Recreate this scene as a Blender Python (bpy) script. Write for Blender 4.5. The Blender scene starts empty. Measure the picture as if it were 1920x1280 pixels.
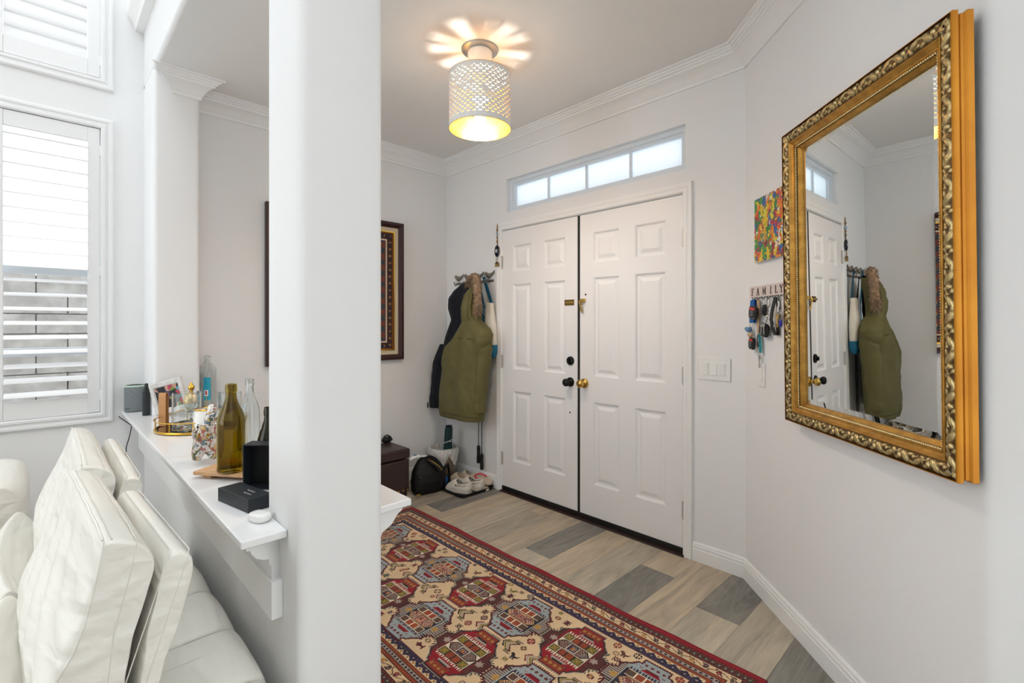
import bpy, bmesh, math, random
import numpy as np
from mathutils import Vector, Matrix, noise as mnoise
random.seed(7)
PI = math.pi
S2 = 2 ** -0.5
scene = bpy.context.scene
C = scene.collection

# ------------------------------------------------------------------ camera
H = 1.3145
cam_d = bpy.data.cameras.new('camera')
cam_d.sensor_width = 36.0
cam_d.lens = 906.0 / 1920.0 * 36.0
cam_d.shift_y = -(640.0 - 609.0) / 1920.0
cam_d.clip_start = 0.02
cam = bpy.data.objects.new('camera', cam_d)
C.objects.link(cam)
cam.location = (0, 0, H)
cam.rotation_euler = (PI / 2, 0, PI / 2 - math.atan2(878, 906))
scene.camera = cam

# ------------------------------------------------------------------ world and exposure
world = bpy.data.worlds.new('daylight')
scene.world = world
world.use_nodes = True
wn = world.node_tree
bgn = wn.nodes['Background']
bgn.inputs['Color'].default_value = (0.93, 0.972, 1.0, 1)
bgn.inputs['Strength'].default_value = 1.0
scene.view_settings.view_transform = 'Standard'
scene.view_settings.look = 'None'
scene.view_settings.gamma = 1.0
scene.view_settings.use_curve_mapping = False
scene.view_settings.exposure = 1.45

# ------------------------------------------------------------------ materials
def srgb(r, g, b):
    f = lambda c: (c / 255 / 12.92) if c / 255 <= 0.04045 else ((c / 255 + 0.055) / 1.055) ** 2.4
    return (f(r), f(g), f(b), 1.0)

def mat(name, col, rough=0.5, metal=0.0, bump=None, var=None, spec=0.5, trans=0.0, ior=1.45, emit=None, sheen=0.0, coat=0.0, coords='Object', stretch=None, alpha=None):
    m = bpy.data.materials.new(name)
    m.use_nodes = True
    nt = m.node_tree
    p = nt.nodes['Principled BSDF']
    c = srgb(*col) if max(col) > 1.0 or len(col) == 3 else col
    p.inputs['Base Color'].default_value = c
    p.inputs['Roughness'].default_value = rough
    p.inputs['Metallic'].default_value = metal
    p.inputs['Specular IOR Level'].default_value = spec
    p.inputs['Transmission Weight'].default_value = trans
    p.inputs['IOR'].default_value = ior
    p.inputs['Sheen Weight'].default_value = sheen
    p.inputs['Coat Weight'].default_value = coat
    if emit:
        p.inputs['Emission Color'].default_value = srgb(*emit[0])
        p.inputs['Emission Strength'].default_value = emit[1]
    if bump or var:
        tc = nt.nodes.new('ShaderNodeTexCoord')
        mp = nt.nodes.new('ShaderNodeMapping')
        if coords == 'World':
            geo = nt.nodes.new('ShaderNodeNewGeometry')
            nt.links.new(geo.outputs['Position'], mp.inputs['Vector'])
        else:
            nt.links.new(tc.outputs[coords], mp.inputs['Vector'])
        if stretch:
            mp.inputs['Scale'].default_value = stretch
    if var:                                  # (scale, colour, amount)
        n = nt.nodes.new('ShaderNodeTexNoise')
        n.inputs['Scale'].default_value = var[0]
        n.inputs['Detail'].default_value = 5
        nt.links.new(mp.outputs[0], n.inputs['Vector'])
        r = nt.nodes.new('ShaderNodeValToRGB')
        r.color_ramp.elements[0].position = 0.35
        r.color_ramp.elements[1].position = 0.68
        c2 = srgb(*var[1])
        k = var[2]
        r.color_ramp.elements[0].color = tuple(c[i] * (1 - k) + c2[i] * k for i in range(3)) + (1,)
        r.color_ramp.elements[1].color = c
        nt.links.new(n.outputs['Fac'], r.inputs['Fac'])
        nt.links.new(r.outputs['Color'], p.inputs['Base Color'])
    if bump:                                 # (scale, strength, distance)
        n = nt.nodes.new('ShaderNodeTexNoise')
        n.inputs['Scale'].default_value = bump[0]
        n.inputs['Detail'].default_value = 4
        nt.links.new(mp.outputs[0], n.inputs['Vector'])
        b = nt.nodes.new('ShaderNodeBump')
        b.inputs['Strength'].default_value = bump[1]
        b.inputs['Distance'].default_value = bump[2] if len(bump) > 2 else 0.002
        nt.links.new(n.outputs['Fac'], b.inputs['Height'])
        nt.links.new(b.outputs['Normal'], p.inputs['Normal'])
    return m

def mix_transparent(name, other_kind, fac, col=(255, 255, 255), rough=0.0):
    """thin sheet: part clear, part glossy / translucent"""
    m = bpy.data.materials.new(name)
    m.use_nodes = True
    nt = m.node_tree
    nt.nodes.clear()
    out = nt.nodes.new('ShaderNodeOutputMaterial')
    mx = nt.nodes.new('ShaderNodeMixShader')
    tr = nt.nodes.new('ShaderNodeBsdfTransparent')
    ot = nt.nodes.new(other_kind)
    ot.inputs['Color'].default_value = srgb(*col)
    if 'Roughness' in ot.inputs:
        ot.inputs['Roughness'].default_value = rough
    mx.inputs[0].default_value = fac
    nt.links.new(tr.outputs[0], mx.inputs[1])
    nt.links.new(ot.outputs[0], mx.inputs[2])
    nt.links.new(mx.outputs[0], out.inputs['Surface'])
    return m

M = {}
M['paint'] = mat('wall_paint', (240, 240, 240), 0.6, bump=(260, 0.25, 0.002), coords='World', spec=0.3)
M['ceil'] = mat('ceiling_paint', (242, 240, 237), 0.8, bump=(190, 0.35, 0.003), coords='World', spec=0.2)
M['trim'] = mat('white_trim', (245, 245, 244), 0.35, bump=(40, 0.04, 0.001))
M['door'] = mat('door_white', (242, 241, 241), 0.38, bump=(60, 0.05, 0.001))
M['bronze'] = mat('dark_bronze', (40, 38, 34), 0.45, 0.3, bump=(80, 0.1))
M['blackrub'] = mat('black_rubber', (18, 18, 19), 0.55, bump=(60, 0.1))
M['sill'] = mat('dark_sill', (46, 26, 22), 0.5, bump=(60, 0.2))
M['steel'] = mat('brushed_steel', (190, 190, 188), 0.3, 1.0, bump=(120, 0.05), stretch=(1, 1, 20))
M['hinge'] = mat('painted_hinge', (200, 197, 192), 0.4, 0.4, bump=(60, 0.1))
M['brass'] = mat('brass', (206, 170, 92), 0.2, 1.0, bump=(60, 0.05))
M['oldbrass'] = mat('aged_brass', (150, 122, 70), 0.35, 1.0, bump=(60, 0.1))
M['black'] = mat('black_metal', (20, 20, 21), 0.32, 0.4, bump=(80, 0.05))
M['glass'] = mix_transparent('window_glass', 'ShaderNodeBsdfGlossy', 0.06)
M['frost'] = mix_transparent('obscure_glass', 'ShaderNodeBsdfTranslucent', 0.65, (236, 243, 250))
M['block'] = mat('concrete_block', (172, 170, 166), 0.9, bump=(30, 0.6, 0.01), var=(9, (120, 116, 112), 0.6), coords='World')
M['mortar'] = mat('mortar', (150, 146, 142), 0.95, bump=(40, 0.5, 0.01))
M['ground'] = mat('outdoor_concrete', (190, 188, 184), 0.9, bump=(20, 0.3, 0.01))

def plank_material():
    m = bpy.data.materials.new('vinyl_plank')
    m.use_nodes = True
    nt = m.node_tree
    L = nt.links.new
    p = nt.nodes['Principled BSDF']
    oi = nt.nodes.new('ShaderNodeObjectInfo')
    geo = nt.nodes.new('ShaderNodeNewGeometry')
    off = nt.nodes.new('ShaderNodeVectorMath'); off.operation = 'SCALE'
    cmb = nt.nodes.new('ShaderNodeCombineXYZ')
    for i in range(3):
        L(oi.outputs['Random'], cmb.inputs[i])
    L(cmb.outputs[0], off.inputs[0]); off.inputs['Scale'].default_value = 37.0
    add = nt.nodes.new('ShaderNodeVectorMath'); add.operation = 'ADD'
    L(geo.outputs['Position'], add.inputs[0]); L(off.outputs[0], add.inputs[1])
    mp = nt.nodes.new('ShaderNodeMapping'); mp.inputs['Scale'].default_value = (1.0, 0.16, 1.0)
    L(add.outputs[0], mp.inputs['Vector'])
    n1 = nt.nodes.new('ShaderNodeTexNoise'); n1.inputs['Scale'].default_value = 14; n1.inputs['Detail'].default_value = 8
    n1.inputs['Distortion'].default_value = 1.2
    L(mp.outputs[0], n1.inputs['Vector'])
    mp2 = nt.nodes.new('ShaderNodeMapping'); mp2.inputs['Scale'].default_value = (1.0, 0.035, 1.0)
    L(add.outputs[0], mp2.inputs['Vector'])
    n2 = nt.nodes.new('ShaderNodeTexNoise'); n2.inputs['Scale'].default_value = 170; n2.inputs['Detail'].default_value = 3
    L(mp2.outputs[0], n2.inputs['Vector'])
    # cathedral figure: rings of a distorted wave
    mp3 = nt.nodes.new('ShaderNodeMapping'); mp3.inputs['Scale'].default_value = (1.0, 0.22, 1.0)
    L(add.outputs[0], mp3.inputs['Vector'])
    n3 = nt.nodes.new('ShaderNodeTexNoise'); n3.inputs['Scale'].default_value = 5.0; n3.inputs['Detail'].default_value = 1
    L(mp3.outputs[0], n3.inputs['Vector'])
    mul = nt.nodes.new('ShaderNodeMath'); mul.operation = 'MULTIPLY'; mul.inputs[1].default_value = 95
    L(n3.outputs['Fac'], mul.inputs[0])
    sn = nt.nodes.new('ShaderNodeMath'); sn.operation = 'SINE'
    L(mul.outputs[0], sn.inputs[0])
    rmp = nt.nodes.new('ShaderNodeMapRange'); rmp.inputs[1].default_value = 0.55; rmp.inputs[2].default_value = 1.0
    rmp.inputs[3].default_value = 0.0; rmp.inputs[4].default_value = 0.09
    L(sn.outputs[0], rmp.inputs[0])
    r = nt.nodes.new('ShaderNodeValToRGB')
    e = r.color_ramp.elements
    e[0].position = 0.3; e[0].color = (0.74, 0.74, 0.74, 1)
    e[1].position = 0.66; e[1].color = (1.16, 1.14, 1.09, 1)
    L(n1.outputs['Fac'], r.inputs['Fac'])
    r2 = nt.nodes.new('ShaderNodeMapRange'); r2.inputs[1].default_value = 0.3; r2.inputs[2].default_value = 0.7
    r2.inputs[3].default_value = 0.86; r2.inputs[4].default_value = 1.08
    L(n2.outputs['Fac'], r2.inputs[0])
    mx = nt.nodes.new('ShaderNodeMix'); mx.data_type = 'RGBA'; mx.blend_type = 'MULTIPLY'; mx.inputs[0].default_value = 1
    L(oi.outputs['Color'], mx.inputs[6]); L(r.outputs['Color'], mx.inputs[7])
    mx2 = nt.nodes.new('ShaderNodeMix'); mx2.data_type = 'RGBA'; mx2.blend_type = 'MULTIPLY'; mx2.inputs[0].default_value = 1
    L(mx.outputs[2], mx2.inputs[6]); L(r2.outputs[0], mx2.inputs[7])
    mx3 = nt.nodes.new('ShaderNodeMix'); mx3.data_type = 'RGBA'; mx3.blend_type = 'MIX'
    L(rmp.outputs[0], mx3.inputs[0]); L(mx2.outputs[2], mx3.inputs[6])
    mx3.inputs[7].default_value = srgb(205, 198, 186)
    L(mx3.outputs[2], p.inputs['Base Color'])
    b = nt.nodes.new('ShaderNodeBump'); b.inputs['Strength'].default_value = 0.12; b.inputs['Distance'].default_value = 0.001
    L(n2.outputs['Fac'], b.inputs['Height']); L(b.outputs['Normal'], p.inputs['Normal'])
    p.inputs['Roughness'].default_value = 0.42
    p.inputs['Specular IOR Level'].default_value = 0.35
    return m
M['plank'] = plank_material()

# ------------------------------------------------------------------ mesh helpers
class G:
    def __init__(self):
        self.v = []; self.f = []
    def add(self, vs, fs):
        o = len(self.v)
        self.v += [tuple(p) for p in vs]
        self.f += [tuple(i + o for i in f) for f in fs]
        return self
    def box(self, x0, x1, y0, y1, z0, z1):
        v = [(x0, y0, z0), (x1, y0, z0), (x1, y1, z0), (x0, y1, z0), (x0, y0, z1), (x1, y0, z1), (x1, y1, z1), (x0, y1, z1)]
        return self.add(v, [(0, 3, 2, 1), (4, 5, 6, 7), (0, 1, 5, 4), (1, 2, 6, 5), (2, 3, 7, 6), (3, 0, 4, 7)])
    def loft(self, rings, cap=True, closed=True):
        n = len(rings[0]); vs = [p for r in rings for p in r]; fs = []
        for i in range(len(rings) - 1):
            for j in range(n if closed else n - 1):
                k = (j + 1) % n
                fs.append((i * n + j, i * n + k, (i + 1) * n + k, (i + 1) * n + j))
        if cap:
            fs.append(tuple(range(n - 1, -1, -1)))
            fs.append(tuple(range((len(rings) - 1) * n, len(rings) * n)))
        return self.add(vs, fs)
    def lathe(self, prof, n=32, c=(0, 0), cap=False):
        rings = [[(c[0] + r * math.cos(2 * PI * k / n), c[1] + r * math.sin(2 * PI * k / n), z) for k in range(n)] for r, z in prof]
        return self.loft(rings, cap)
    def tube(self, pts, r, n=8, cap=True, closed=False):
        P = [Vector(p) for p in pts]; m = len(P)
        R = [r] * m if not hasattr(r, '__len__') else r
        rings = []; up = None
        for i in range(m):
            if closed:
                t = P[(i + 1) % m] - P[i - 1]
            else:
                t = P[min(i + 1, m - 1)] - P[max(i - 1, 0)]
            if t.length < 1e-9: t = Vector((0, 0, 1))
            t.normalize()
            if up is None:
                a = Vector((0, 0, 1)) if abs(t.z) < 0.9 else Vector((1, 0, 0))
                up = (a - t * a.dot(t)).normalized()
            else:
                up = (up - t * up.dot(t))
                up = up.normalized() if up.length > 1e-6 else Vector((1, 0, 0))
            s = t.cross(up)
            rings.append([P[i] + (up * math.cos(2 * PI * k / n) + s * math.sin(2 * PI * k / n)) * R[i] for k in range(n)])
        if closed:
            rings.append(rings[0])
        return self.loft(rings, cap and not closed)
    def ball(self, c, r, nu=12, nv=8, s=(1, 1, 1)):
        rings = []
        for i in range(nv + 1):
            a = -PI / 2 + PI * i / nv
            q = max(math.cos(a), 0.02)
            rings.append([(c[0] + s[0] * r * q * math.cos(2 * PI * k / nu), c[1] + s[1] * r * q * math.sin(2 * PI * k / nu), c[2] + s[2] * r * math.sin(a)) for k in range(nu)])
        return self.loft(rings, True)
    def prism(self, poly, axis, a0, a1):
        """extrude a 2-D polygon along x, y or z"""
        def p3(p, a):
            return {'x': (a, p[0], p[1]), 'y': (p[0], a, p[1]), 'z': (p[0], p[1], a)}[axis]
        return self.loft([[p3(p, a0) for p in poly], [p3(p, a1) for p in poly]], True)
    def surf(self, fn, nu, nv):
        vs = [fn(i / nu, j / nv) for i in range(nu + 1) for j in range(nv + 1)]
        fs = [(i * (nv + 1) + j, (i + 1) * (nv + 1) + j, (i + 1) * (nv + 1) + j + 1, i * (nv + 1) + j + 1) for i in range(nu) for j in range(nv)]
        return self.add(vs, fs)
    def xform(self, mtx):
        self.v = [tuple(mtx @ Vector(p)) for p in self.v]
        return self

def obj(name, g, m, parent=None, smooth=False, bevel=0.0, subsurf=0, loc=None, rot=None, label=None, seg=2, solid=0.0):
    me = bpy.data.meshes.new(name)
    me.from_pydata(g.v, [], g.f)
    bm = bmesh.new(); bm.from_mesh(me)
    bmesh.ops.recalc_face_normals(bm, faces=bm.faces)
    bm.to_mesh(me); bm.free()
    me.materials.append(M[m] if isinstance(m, str) else m)
    o = bpy.data.objects.new(name, me)
    C.objects.link(o)
    if parent: o.parent = parent
    if loc: o.location = loc
    if rot: o.rotation_euler = rot
    if smooth:
        me.shade_smooth()
        if smooth != True:
            pass
    if solid:
        md = o.modifiers.new('s', 'SOLIDIFY'); md.thickness = solid; md.offset = 0
    if bevel:
        md = o.modifiers.new('b', 'BEVEL'); md.width = bevel; md.segments = seg; md.limit_method = 'ANGLE'; md.angle_limit = 0.6
        me.shade_smooth()
        try:
            md.harden_normals = True
        except Exception:
            pass
    if subsurf:
        md = o.modifiers.new('ss', 'SUBSURF'); md.levels = subsurf; md.render_levels = subsurf
        me.shade_smooth()
    if label: o['label'] = label
    return o

def autosmooth(o, ang=0.6):
    me = o.data
    me.shade_smooth()
    me.set_sharp_from_angle(angle=ang)
    return o

def thing(name, label, cat, loc=(0, 0, 0), rotz=0.0, group=None):
    o = bpy.data.objects.new(name, None)
    C.objects.link(o)
    o.empty_display_size = 0.05
    o.location = loc; o.rotation_euler = (0, 0, rotz)
    o['label'] = label; o['category'] = cat
    if group: o['group'] = group
    return o

def tag(o, label, cat, group=None):
    o['label'] = label; o['category'] = cat
    if group: o['group'] = group
    return o

def struct(name, g, m, label=None, **k):
    o = obj(name, g, m, **k)
    o['kind'] = 'structure'
    if label: o['label'] = label
    return o

def struct_empty(name, label, loc=(0, 0, 0), rotz=0):
    o = bpy.data.objects.new(name, None); C.objects.link(o)
    o.location = loc; o.rotation_euler = (0, 0, rotz); o['kind'] = 'structure'; o['label'] = label
    return o

def sm(x, a, b):
    t = min(1, max(0, (x - a) / (b - a))); return t * t * (3 - 2 * t)

def interp(tab, z):
    """tab: list of (z, value...) sorted by z; linear"""
    if z <= tab[0][0]: return tab[0][1:]
    for a, b in zip(tab, tab[1:]):
        if z <= b[0]:
            t = (z - a[0]) / (b[0] - a[0])
            return tuple(p + (q - p) * t for p, q in zip(a[1:], b[1:]))
    return tab[-1][1:]

def sweep(path, prof, ends=None, closed=False):
    """profile [(offset to the left of the path, z)] swept along a 2-D path with mitres"""
    g = G(); n = len(path); rings = []
    for i in range(n):
        p = Vector(path[i])
        d0 = (p - Vector(path[i - 1])).normalized() if i > 0 or closed else None
        d1 = (Vector(path[(i + 1) % n]) - p).normalized() if i < n - 1 or closed else None
        if d0 is None: d0 = d1
        if d1 is None: d1 = d0
        n0 = Vector((-d0.y, d0.x)); n1 = Vector((-d1.y, d1.x))
        b = (n0 + n1).normalized(); k = 1 / max(0.2, b.dot(n0))
        rings.append([(p.x + b.x * k * o, p.y + b.y * k * o, z) for o, z in prof])
    return g.loft(rings, True)
# ================================================================== STRUCTURE
DW = 2.62                    # door wall plane
XL = -3.55                   # foyer left wall plane
XW = -3.70                   # window wall plane
CZ = 2.76                    # foyer ceiling
YA, YB = 0.442, 0.67         # partition between living room and foyer
P0 = (-0.96, 2.62)           # start of the angled wall
AL = 1.30                    # its length
PC = (P0[0] + AL * S2, P0[1] - AL * S2)

def cells(us, zs, holes, mk):
    us = sorted(set(us)); zs = sorted(set(zs))
    for a, b in zip(us, us[1:]):
        for c, d in zip(zs, zs[1:]):
            u, z = (a + b) / 2, (c + d) / 2
            if not any(h[0] < u < h[1] and h[2] < z < h[3] for h in holes):
                mk(a, b, c, d)

# floor: slab with separate planks
g = G().box(-3.9, 2.6, -4.2, 2.8, -0.06, -0.006)
floor = struct('floor', g, 'sill', 'grey brown wood look plank floor')
def clip_poly(poly, a, b, c):
    """keep a*x+b*y<=c"""
    out = []
    for i in range(len(poly)):
        p, q = poly[i], poly[(i + 1) % len(poly)]
        dp = a * p[0] + b * p[1] - c; dq = a * q[0] + b * q[1] - c
        if dp <= 0: out.append(p)
        if (dp < 0) != (dq < 0) and abs(dp - dq) > 1e-12:
            t = dp / (dp - dq); out.append((p[0] + (q[0] - p[0]) * t, p[1] + (q[1] - p[1]) * t))
    return out
PWID = 0.1955
known = {  # column index (0 = edge -0.63) -> joints in Y
    1: [2.187, 0.95], 3: [2.357, 1.13], 6: [2.042, 0.82], 8: [2.474, 1.25], 11: [2.01, 0.78], 0: [1.5], 2: [1.55], 4: [1.73], 5: [1.40], 7: [1.75], 9: [1.66], 10: [1.4]}
LIGHT, MID, DARK, WARM = (186, 176, 158), (168, 159, 145), (136, 133, 127), (192, 177, 155)
tone = {(1, 0): DARK, (1, 1): LIGHT, (3, 0): WARM, (3, 1): DARK, (6, 0): DARK, (6, 1): LIGHT, (8, 0): WARM, (8, 1): MID, (11, 0): DARK, (11, 1): WARM,
        (0, 0): LIGHT, (2, 0): WARM, (4, 0): LIGHT, (5, 0): WARM, (7, 0): WARM, (9, 0): LIGHT, (10, 0): WARM, (-1, 0): DARK, (12, 0): MID}
rp = random.Random(11)
PC2 = PC[1] + 0.0
for k in range(-16, 16):
    x1 = -0.63 - PWID * k; x0 = x1 - PWID
    if x1 < XL - 0.2: continue
    js = sorted(known.get(k, [rp.uniform(1.2, 2.2)]), reverse=True)
    ys = [2.655] + js
    y = js[-1]
    while y - 1.22 > -2.2:
        y -= 1.22; ys.append(y)
    ys.append(-2.3)
    for i in range(len(ys) - 1):
        t = tone.get((k, i), rp.choice([LIGHT, MID, WARM, MID, DARK, LIGHT]))
        poly = [(x0 + .0006, ys[i + 1] + .0006), (x1 - .0006, ys[i + 1] + .0006), (x1 - .0006, ys[i] - .0006), (x0 + .0006, ys[i] - .0006)]
        # cut along the angled wall and the wall beside it
        if x1 > P0[0] and ys[i] > PC[1]:
            if x0 >= PC[0]:
                poly = clip_poly(poly, 0, 1, PC[1] + .01)
            else:
                poly = clip_poly(poly, S2, S2, (P0[0] + P0[1]) * S2 + .01)
        poly = clip_poly(poly, 0, 1, 2.655)
        poly = clip_poly(poly, -1, 0, 3.70)
        if len(poly) < 3: continue
        gp = G().prism(poly, 'z', -0.006, 0.0)
        pl = obj('plank', gp, 'plank', floor)
        c = srgb(*t); j = rp.uniform(.94, 1.06)
        pl.color = (c[0] * j, c[1] * j, c[2] * j, 1)

# ceiling of the foyer
g = G().box(-3.9, 1.7, YB, 2.95, CZ, CZ + .12)
struct('ceiling', g, 'ceil', 'pale grey foyer ceiling')

# door wall with door and transom openings
DX0, DX1, DZ = -2.86, -1.25, 2.085
TX0, TX1, TZ0, TZ1 = -2.768, -1.287, 2.20, 2.46
g = G()
cells([XL - .15, DX0, DX1, TX0, TX1, P0[0] + .1], [0, DZ, TZ0, TZ1, 2.8], [(DX0, DX1, 0, DZ), (TX0, TX1, TZ0, TZ1)],
      lambda a, b, c, d: g.box(a, b, DW, DW + .14, c, d))
struct('wall_back', g, 'paint', 'pale grey wall around the white double entry door')
# foyer left wall
g = G().box(XW, XL, YB, DW, 0, 2.8)
struct('wall_left', g, 'paint', 'pale grey foyer wall behind the framed textile')
# angled wall with rounded end
g = G()
arc = []
r = 0.035
# convex corner between direction (s,-s) and (1,0)
cx, cy = PC[0] + r * math.tan(PI / 8), PC[1] + r     # arc centre lies inside the wall
for i in range(7):
    a = -PI * 3 / 4 + (PI / 4) * i / 6
    arc.append((cx + r * math.cos(a), cy + r * math.sin(a)))
poly = [P0] + arc + [(1.7, PC[1]), (1.7, 2.9), (P0[0] - .02, 2.9), (P0[0] - .02, P0[1] + .02)]
g.prism(poly, 'z', 0, 2.8)
wr = struct('wall_right', g, 'paint', 'pale grey angled wall carrying the gold framed mirror')
autosmooth(wr, 0.5)
# partition: half wall, pillar, jamb, header
def rrect(x0, x1, y0, y1, r, n=6):
    pts = []
    for cx, cy, a0 in ((x1 - r, y1 - r, 0), (x0 + r, y1 - r, PI / 2), (x0 + r, y0 + r, PI), (x1 - r, y0 + r, PI * 1.5)):
        for i in range(n + 1):
            a = a0 + PI / 2 * i / n
            pts.append((cx + r * math.cos(a), cy + r * math.sin(a)))
    return pts
XP, XPL, XJ = -1.195, -1.43, -3.36
wp = struct_empty('wall_partition', 'half wall with square pillar between living room and foyer')
o = obj('half_wall', G().box(XW - .05, XPL + .024, YA, YB, 0, .778), 'paint', wp)
o = obj('pillar', G().prism(rrect(XPL, XP, YA, YB, .024), 'z', 0, CZ), 'paint', wp, label='white square pillar with rounded corners'); autosmooth(o, .5)
poly = [(XW - .05, YA)] + [(XJ - .024 + .024 * math.sin(a), YA + .024 - .024 * math.cos(a)) for a in [PI / 2 * i / 6 for i in range(7)]] + \
       [(XJ - .024 + .024 * math.cos(a), YB - .024 + .024 * math.sin(a)) for a in [PI / 2 * i / 6 for i in range(7)]] + [(XW - .05, YB)]
o = obj('jamb', G().prism(poly, 'z', .778, CZ), 'paint', wp); autosmooth(o, .5)
hp = [(YB, CZ), (YB, 4.6), (YA, 4.6), (YA, CZ + .024)] + [(YA + .024 - .024 * math.cos(a), CZ + .024 - .024 * math.sin(a)) for a in [PI / 2 * i / 6 for i in range(1, 7)]]
o = obj('header', G().prism(hp, 'x', XW - .05, 1.7), 'paint', wp); autosmooth(o, .5)

# unseen living room walls, closed to cut light; rear left stays open to the sky
struct('wall_rear', G().box(-.9, 2.6, -4.3, -4.2, 0, 4.6), 'paint', 'unseen living room wall behind the camera, built to cut light')
struct('wall_side', G().box(2.6, 2.7, -4.2, YB, 0, 4.6), 'paint', 'unseen living room wall right of the camera, built to cut light')
struct('ceiling_living', G().box(-3.9, 2.6, -4.3, -1.05, 4.6, 4.7), 'ceil', 'unseen high living room ceiling, part left open for top light')  # covers only the rear; the gap is left to let in top light
# porch outside the entry door, added to darken the transom panes
struct('porch_ceiling', G().box(-5.2, 1.2, DW + .14, 5.2, 2.62 + .1, 2.85), 'ceil', 'porch soffit added to shade the transom')
struct('wall_porch', G().box(-5.2, 1.2, 5.0, 5.2, -.2, 2.72), 'ground', 'pale stucco porch wall added to shade the transom')

# window wall of the living room
WY0, WY1, WZ0, WZ1 = -0.655, 0.238, 0.805, 2.458
UZ0, UZ1 = 2.748, 4.25
g = G()
cells([-4.2, WY0, WY1, YA], [0, WZ0, WZ1, UZ0, UZ1, 4.6], [(WY0, WY1, WZ0, WZ1), (WY0, WY1, UZ0, UZ1)],
      lambda a, b, c, d: g.box(XW - .16, XW, a, b, c, d))
struct('wall_window', g, 'paint', 'pale grey living room wall with shuttered windows')

# ---------------------------------------------------------------- shuttered windows
M['shutter'] = mat('shutter_white', (240, 240, 240), 0.4, bump=(50, 0.03))
M['vinyl'] = mat('window_vinyl', (225, 232, 238), 0.4, bump=(50, 0.03))
def shutter_window(name, label, z0, z1, tilt, lz, rails):
    w = struct_empty(name, label)
    # casing: mitred moulding around the opening; profile across width
    cas = [(0, 0), (0, .012), (.008, .02), (.02, .02), (.026, .014), (.036, .014), (.042, .022), (.054, .022), (.06, .012), (.06, 0)]
    a0, a1, b0, b1 = WY0 - .06, WY1 + .06, z0 - .06, z1 + .06
    rings = []
    for (yy, zz, sy, sz) in ((a0, b0, 1, 1), (a1, b0, -1, 1), (a1, b1, -1, -1), (a0, b1, 1, -1), (a0, b0, 1, 1)):
        rings.append([(XW + h, yy + sy * t, zz + sz * t) for t, h in cas])
    c = obj('casing', G().loft(rings, False), 'shutter', w); autosmooth(c, .5)
    # sash and glass behind
    g = G()
    for y in (WY0, (WY0 + WY1) / 2 - .02, WY1 - .04):
        g.box(XW - .13, XW - .09, y, y + .04, z0, z1)
    for z in [z0, z1 - .045] + rails:
        g.box(XW - .13, XW - .09, WY0, WY1, z, z + .045)
    obj('sash', g, 'vinyl', w, bevel=.003)
    obj('pane', G().box(XW - .112, XW - .108, WY0, WY1, z0, z1), 'glass', w)
    # two shutter panels
    mid = (WY0 + WY1) / 2
    gl = None
    for s, (y0, y1) in enumerate(((WY0 + .003, mid - .002), (mid + .002, WY1 - .004))):
        st = 0.052
        for ya, yb in ((y0, y0 + st), (y1 - st, y1)):
            obj('stile', G().box(XW - .018, XW + .010, ya, yb, z0 + .004, z1 - .004), 'shutter', w, bevel=.003)
        tr = .085; br = .10
        obj('rail', G().box(XW - .016, XW + .008, y0 + st, y1 - st, z0 + .004, z0 + br), 'shutter', w, bevel=.002)
        obj('rail', G().box(XW - .016, XW + .008, y0 + st, y1 - st, z1 - tr, z1 - .004), 'shutter', w, bevel=.002)
        ln = y1 - y0 - 2 * st - .004
        if gl is None:
            g = G()
            n = 12
            ring = lambda y: [(.0445 * math.cos(2 * PI * k / n), y, .005 * math.sin(2 * PI * k / n)) for k in range(n)]
            g.loft([ring(-ln / 2), ring(ln / 2)], True)
            first = obj('louver', g, 'shutter', w); gl = first.data; autosmooth(first, .7)
        else:
            first = None
        z = z1 - lz
        kk = 0
        while z > z0 + br + .02:
            if first is not None and kk == 0:
                l = first
            else:
                l = bpy.data.objects.new('louver', gl); C.objects.link(l); l.parent = w
            l.location = (XW - .004, (y0 + y1) / 2, z)
            l.rotation_euler = (0, math.radians(tilt + random.uniform(-.7, .7)), 0)
            z -= .0778; kk += 1
        # hinges on the outer stile
        for hz in (z0 + .10, (z0 + z1) / 2, z1 - .13):
            yy = y1 if s == 1 else y0
            obj('hinge', G().box(XW + .004, XW + .0125, yy - .004, yy + .007, hz - .03, hz + .03), 'shutter', w, bevel=.002)
    return w
shutter_window('window_1', 'lower window with open white plantation shutters', WZ0, WZ1, 13, .122, [1.60, 1.14])
shutter_window('window_2', 'upper window with closed white plantation shutters', UZ0, UZ1, 80, .13, [3.5])

# block wall and ground outside the window
g = G().box(-6.28, -6.02, -2.6, 2.6, -.2, 1.755)
bw = struct('wall_garden', g, 'mortar', 'grey concrete block wall seen through the shutters')
gb = None
for rr in range(11):
    z1b = 1.765 - .178 * rr
    for q in range(-7, 7):
        y0b = q * .416 + (0.161 if rr % 2 else -.045)
        if y0b + .41 > 2.6 or y0b < -2.6: continue
        if gb is None:
            o = obj('block', G().box(-.03, .03, 0, .408, -.17, 0), 'block', bw, bevel=.006); gb = o
        else:
            o = gb.copy(); C.objects.link(o); o.parent = bw
        o.location = (-6.0 + random.uniform(-.004, .004), y0b, z1b)
struct('ground_outside', G().box(-9, XW - .16, -4, 4, -.25, -.15), 'ground', 'pale concrete ground outside')

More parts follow.
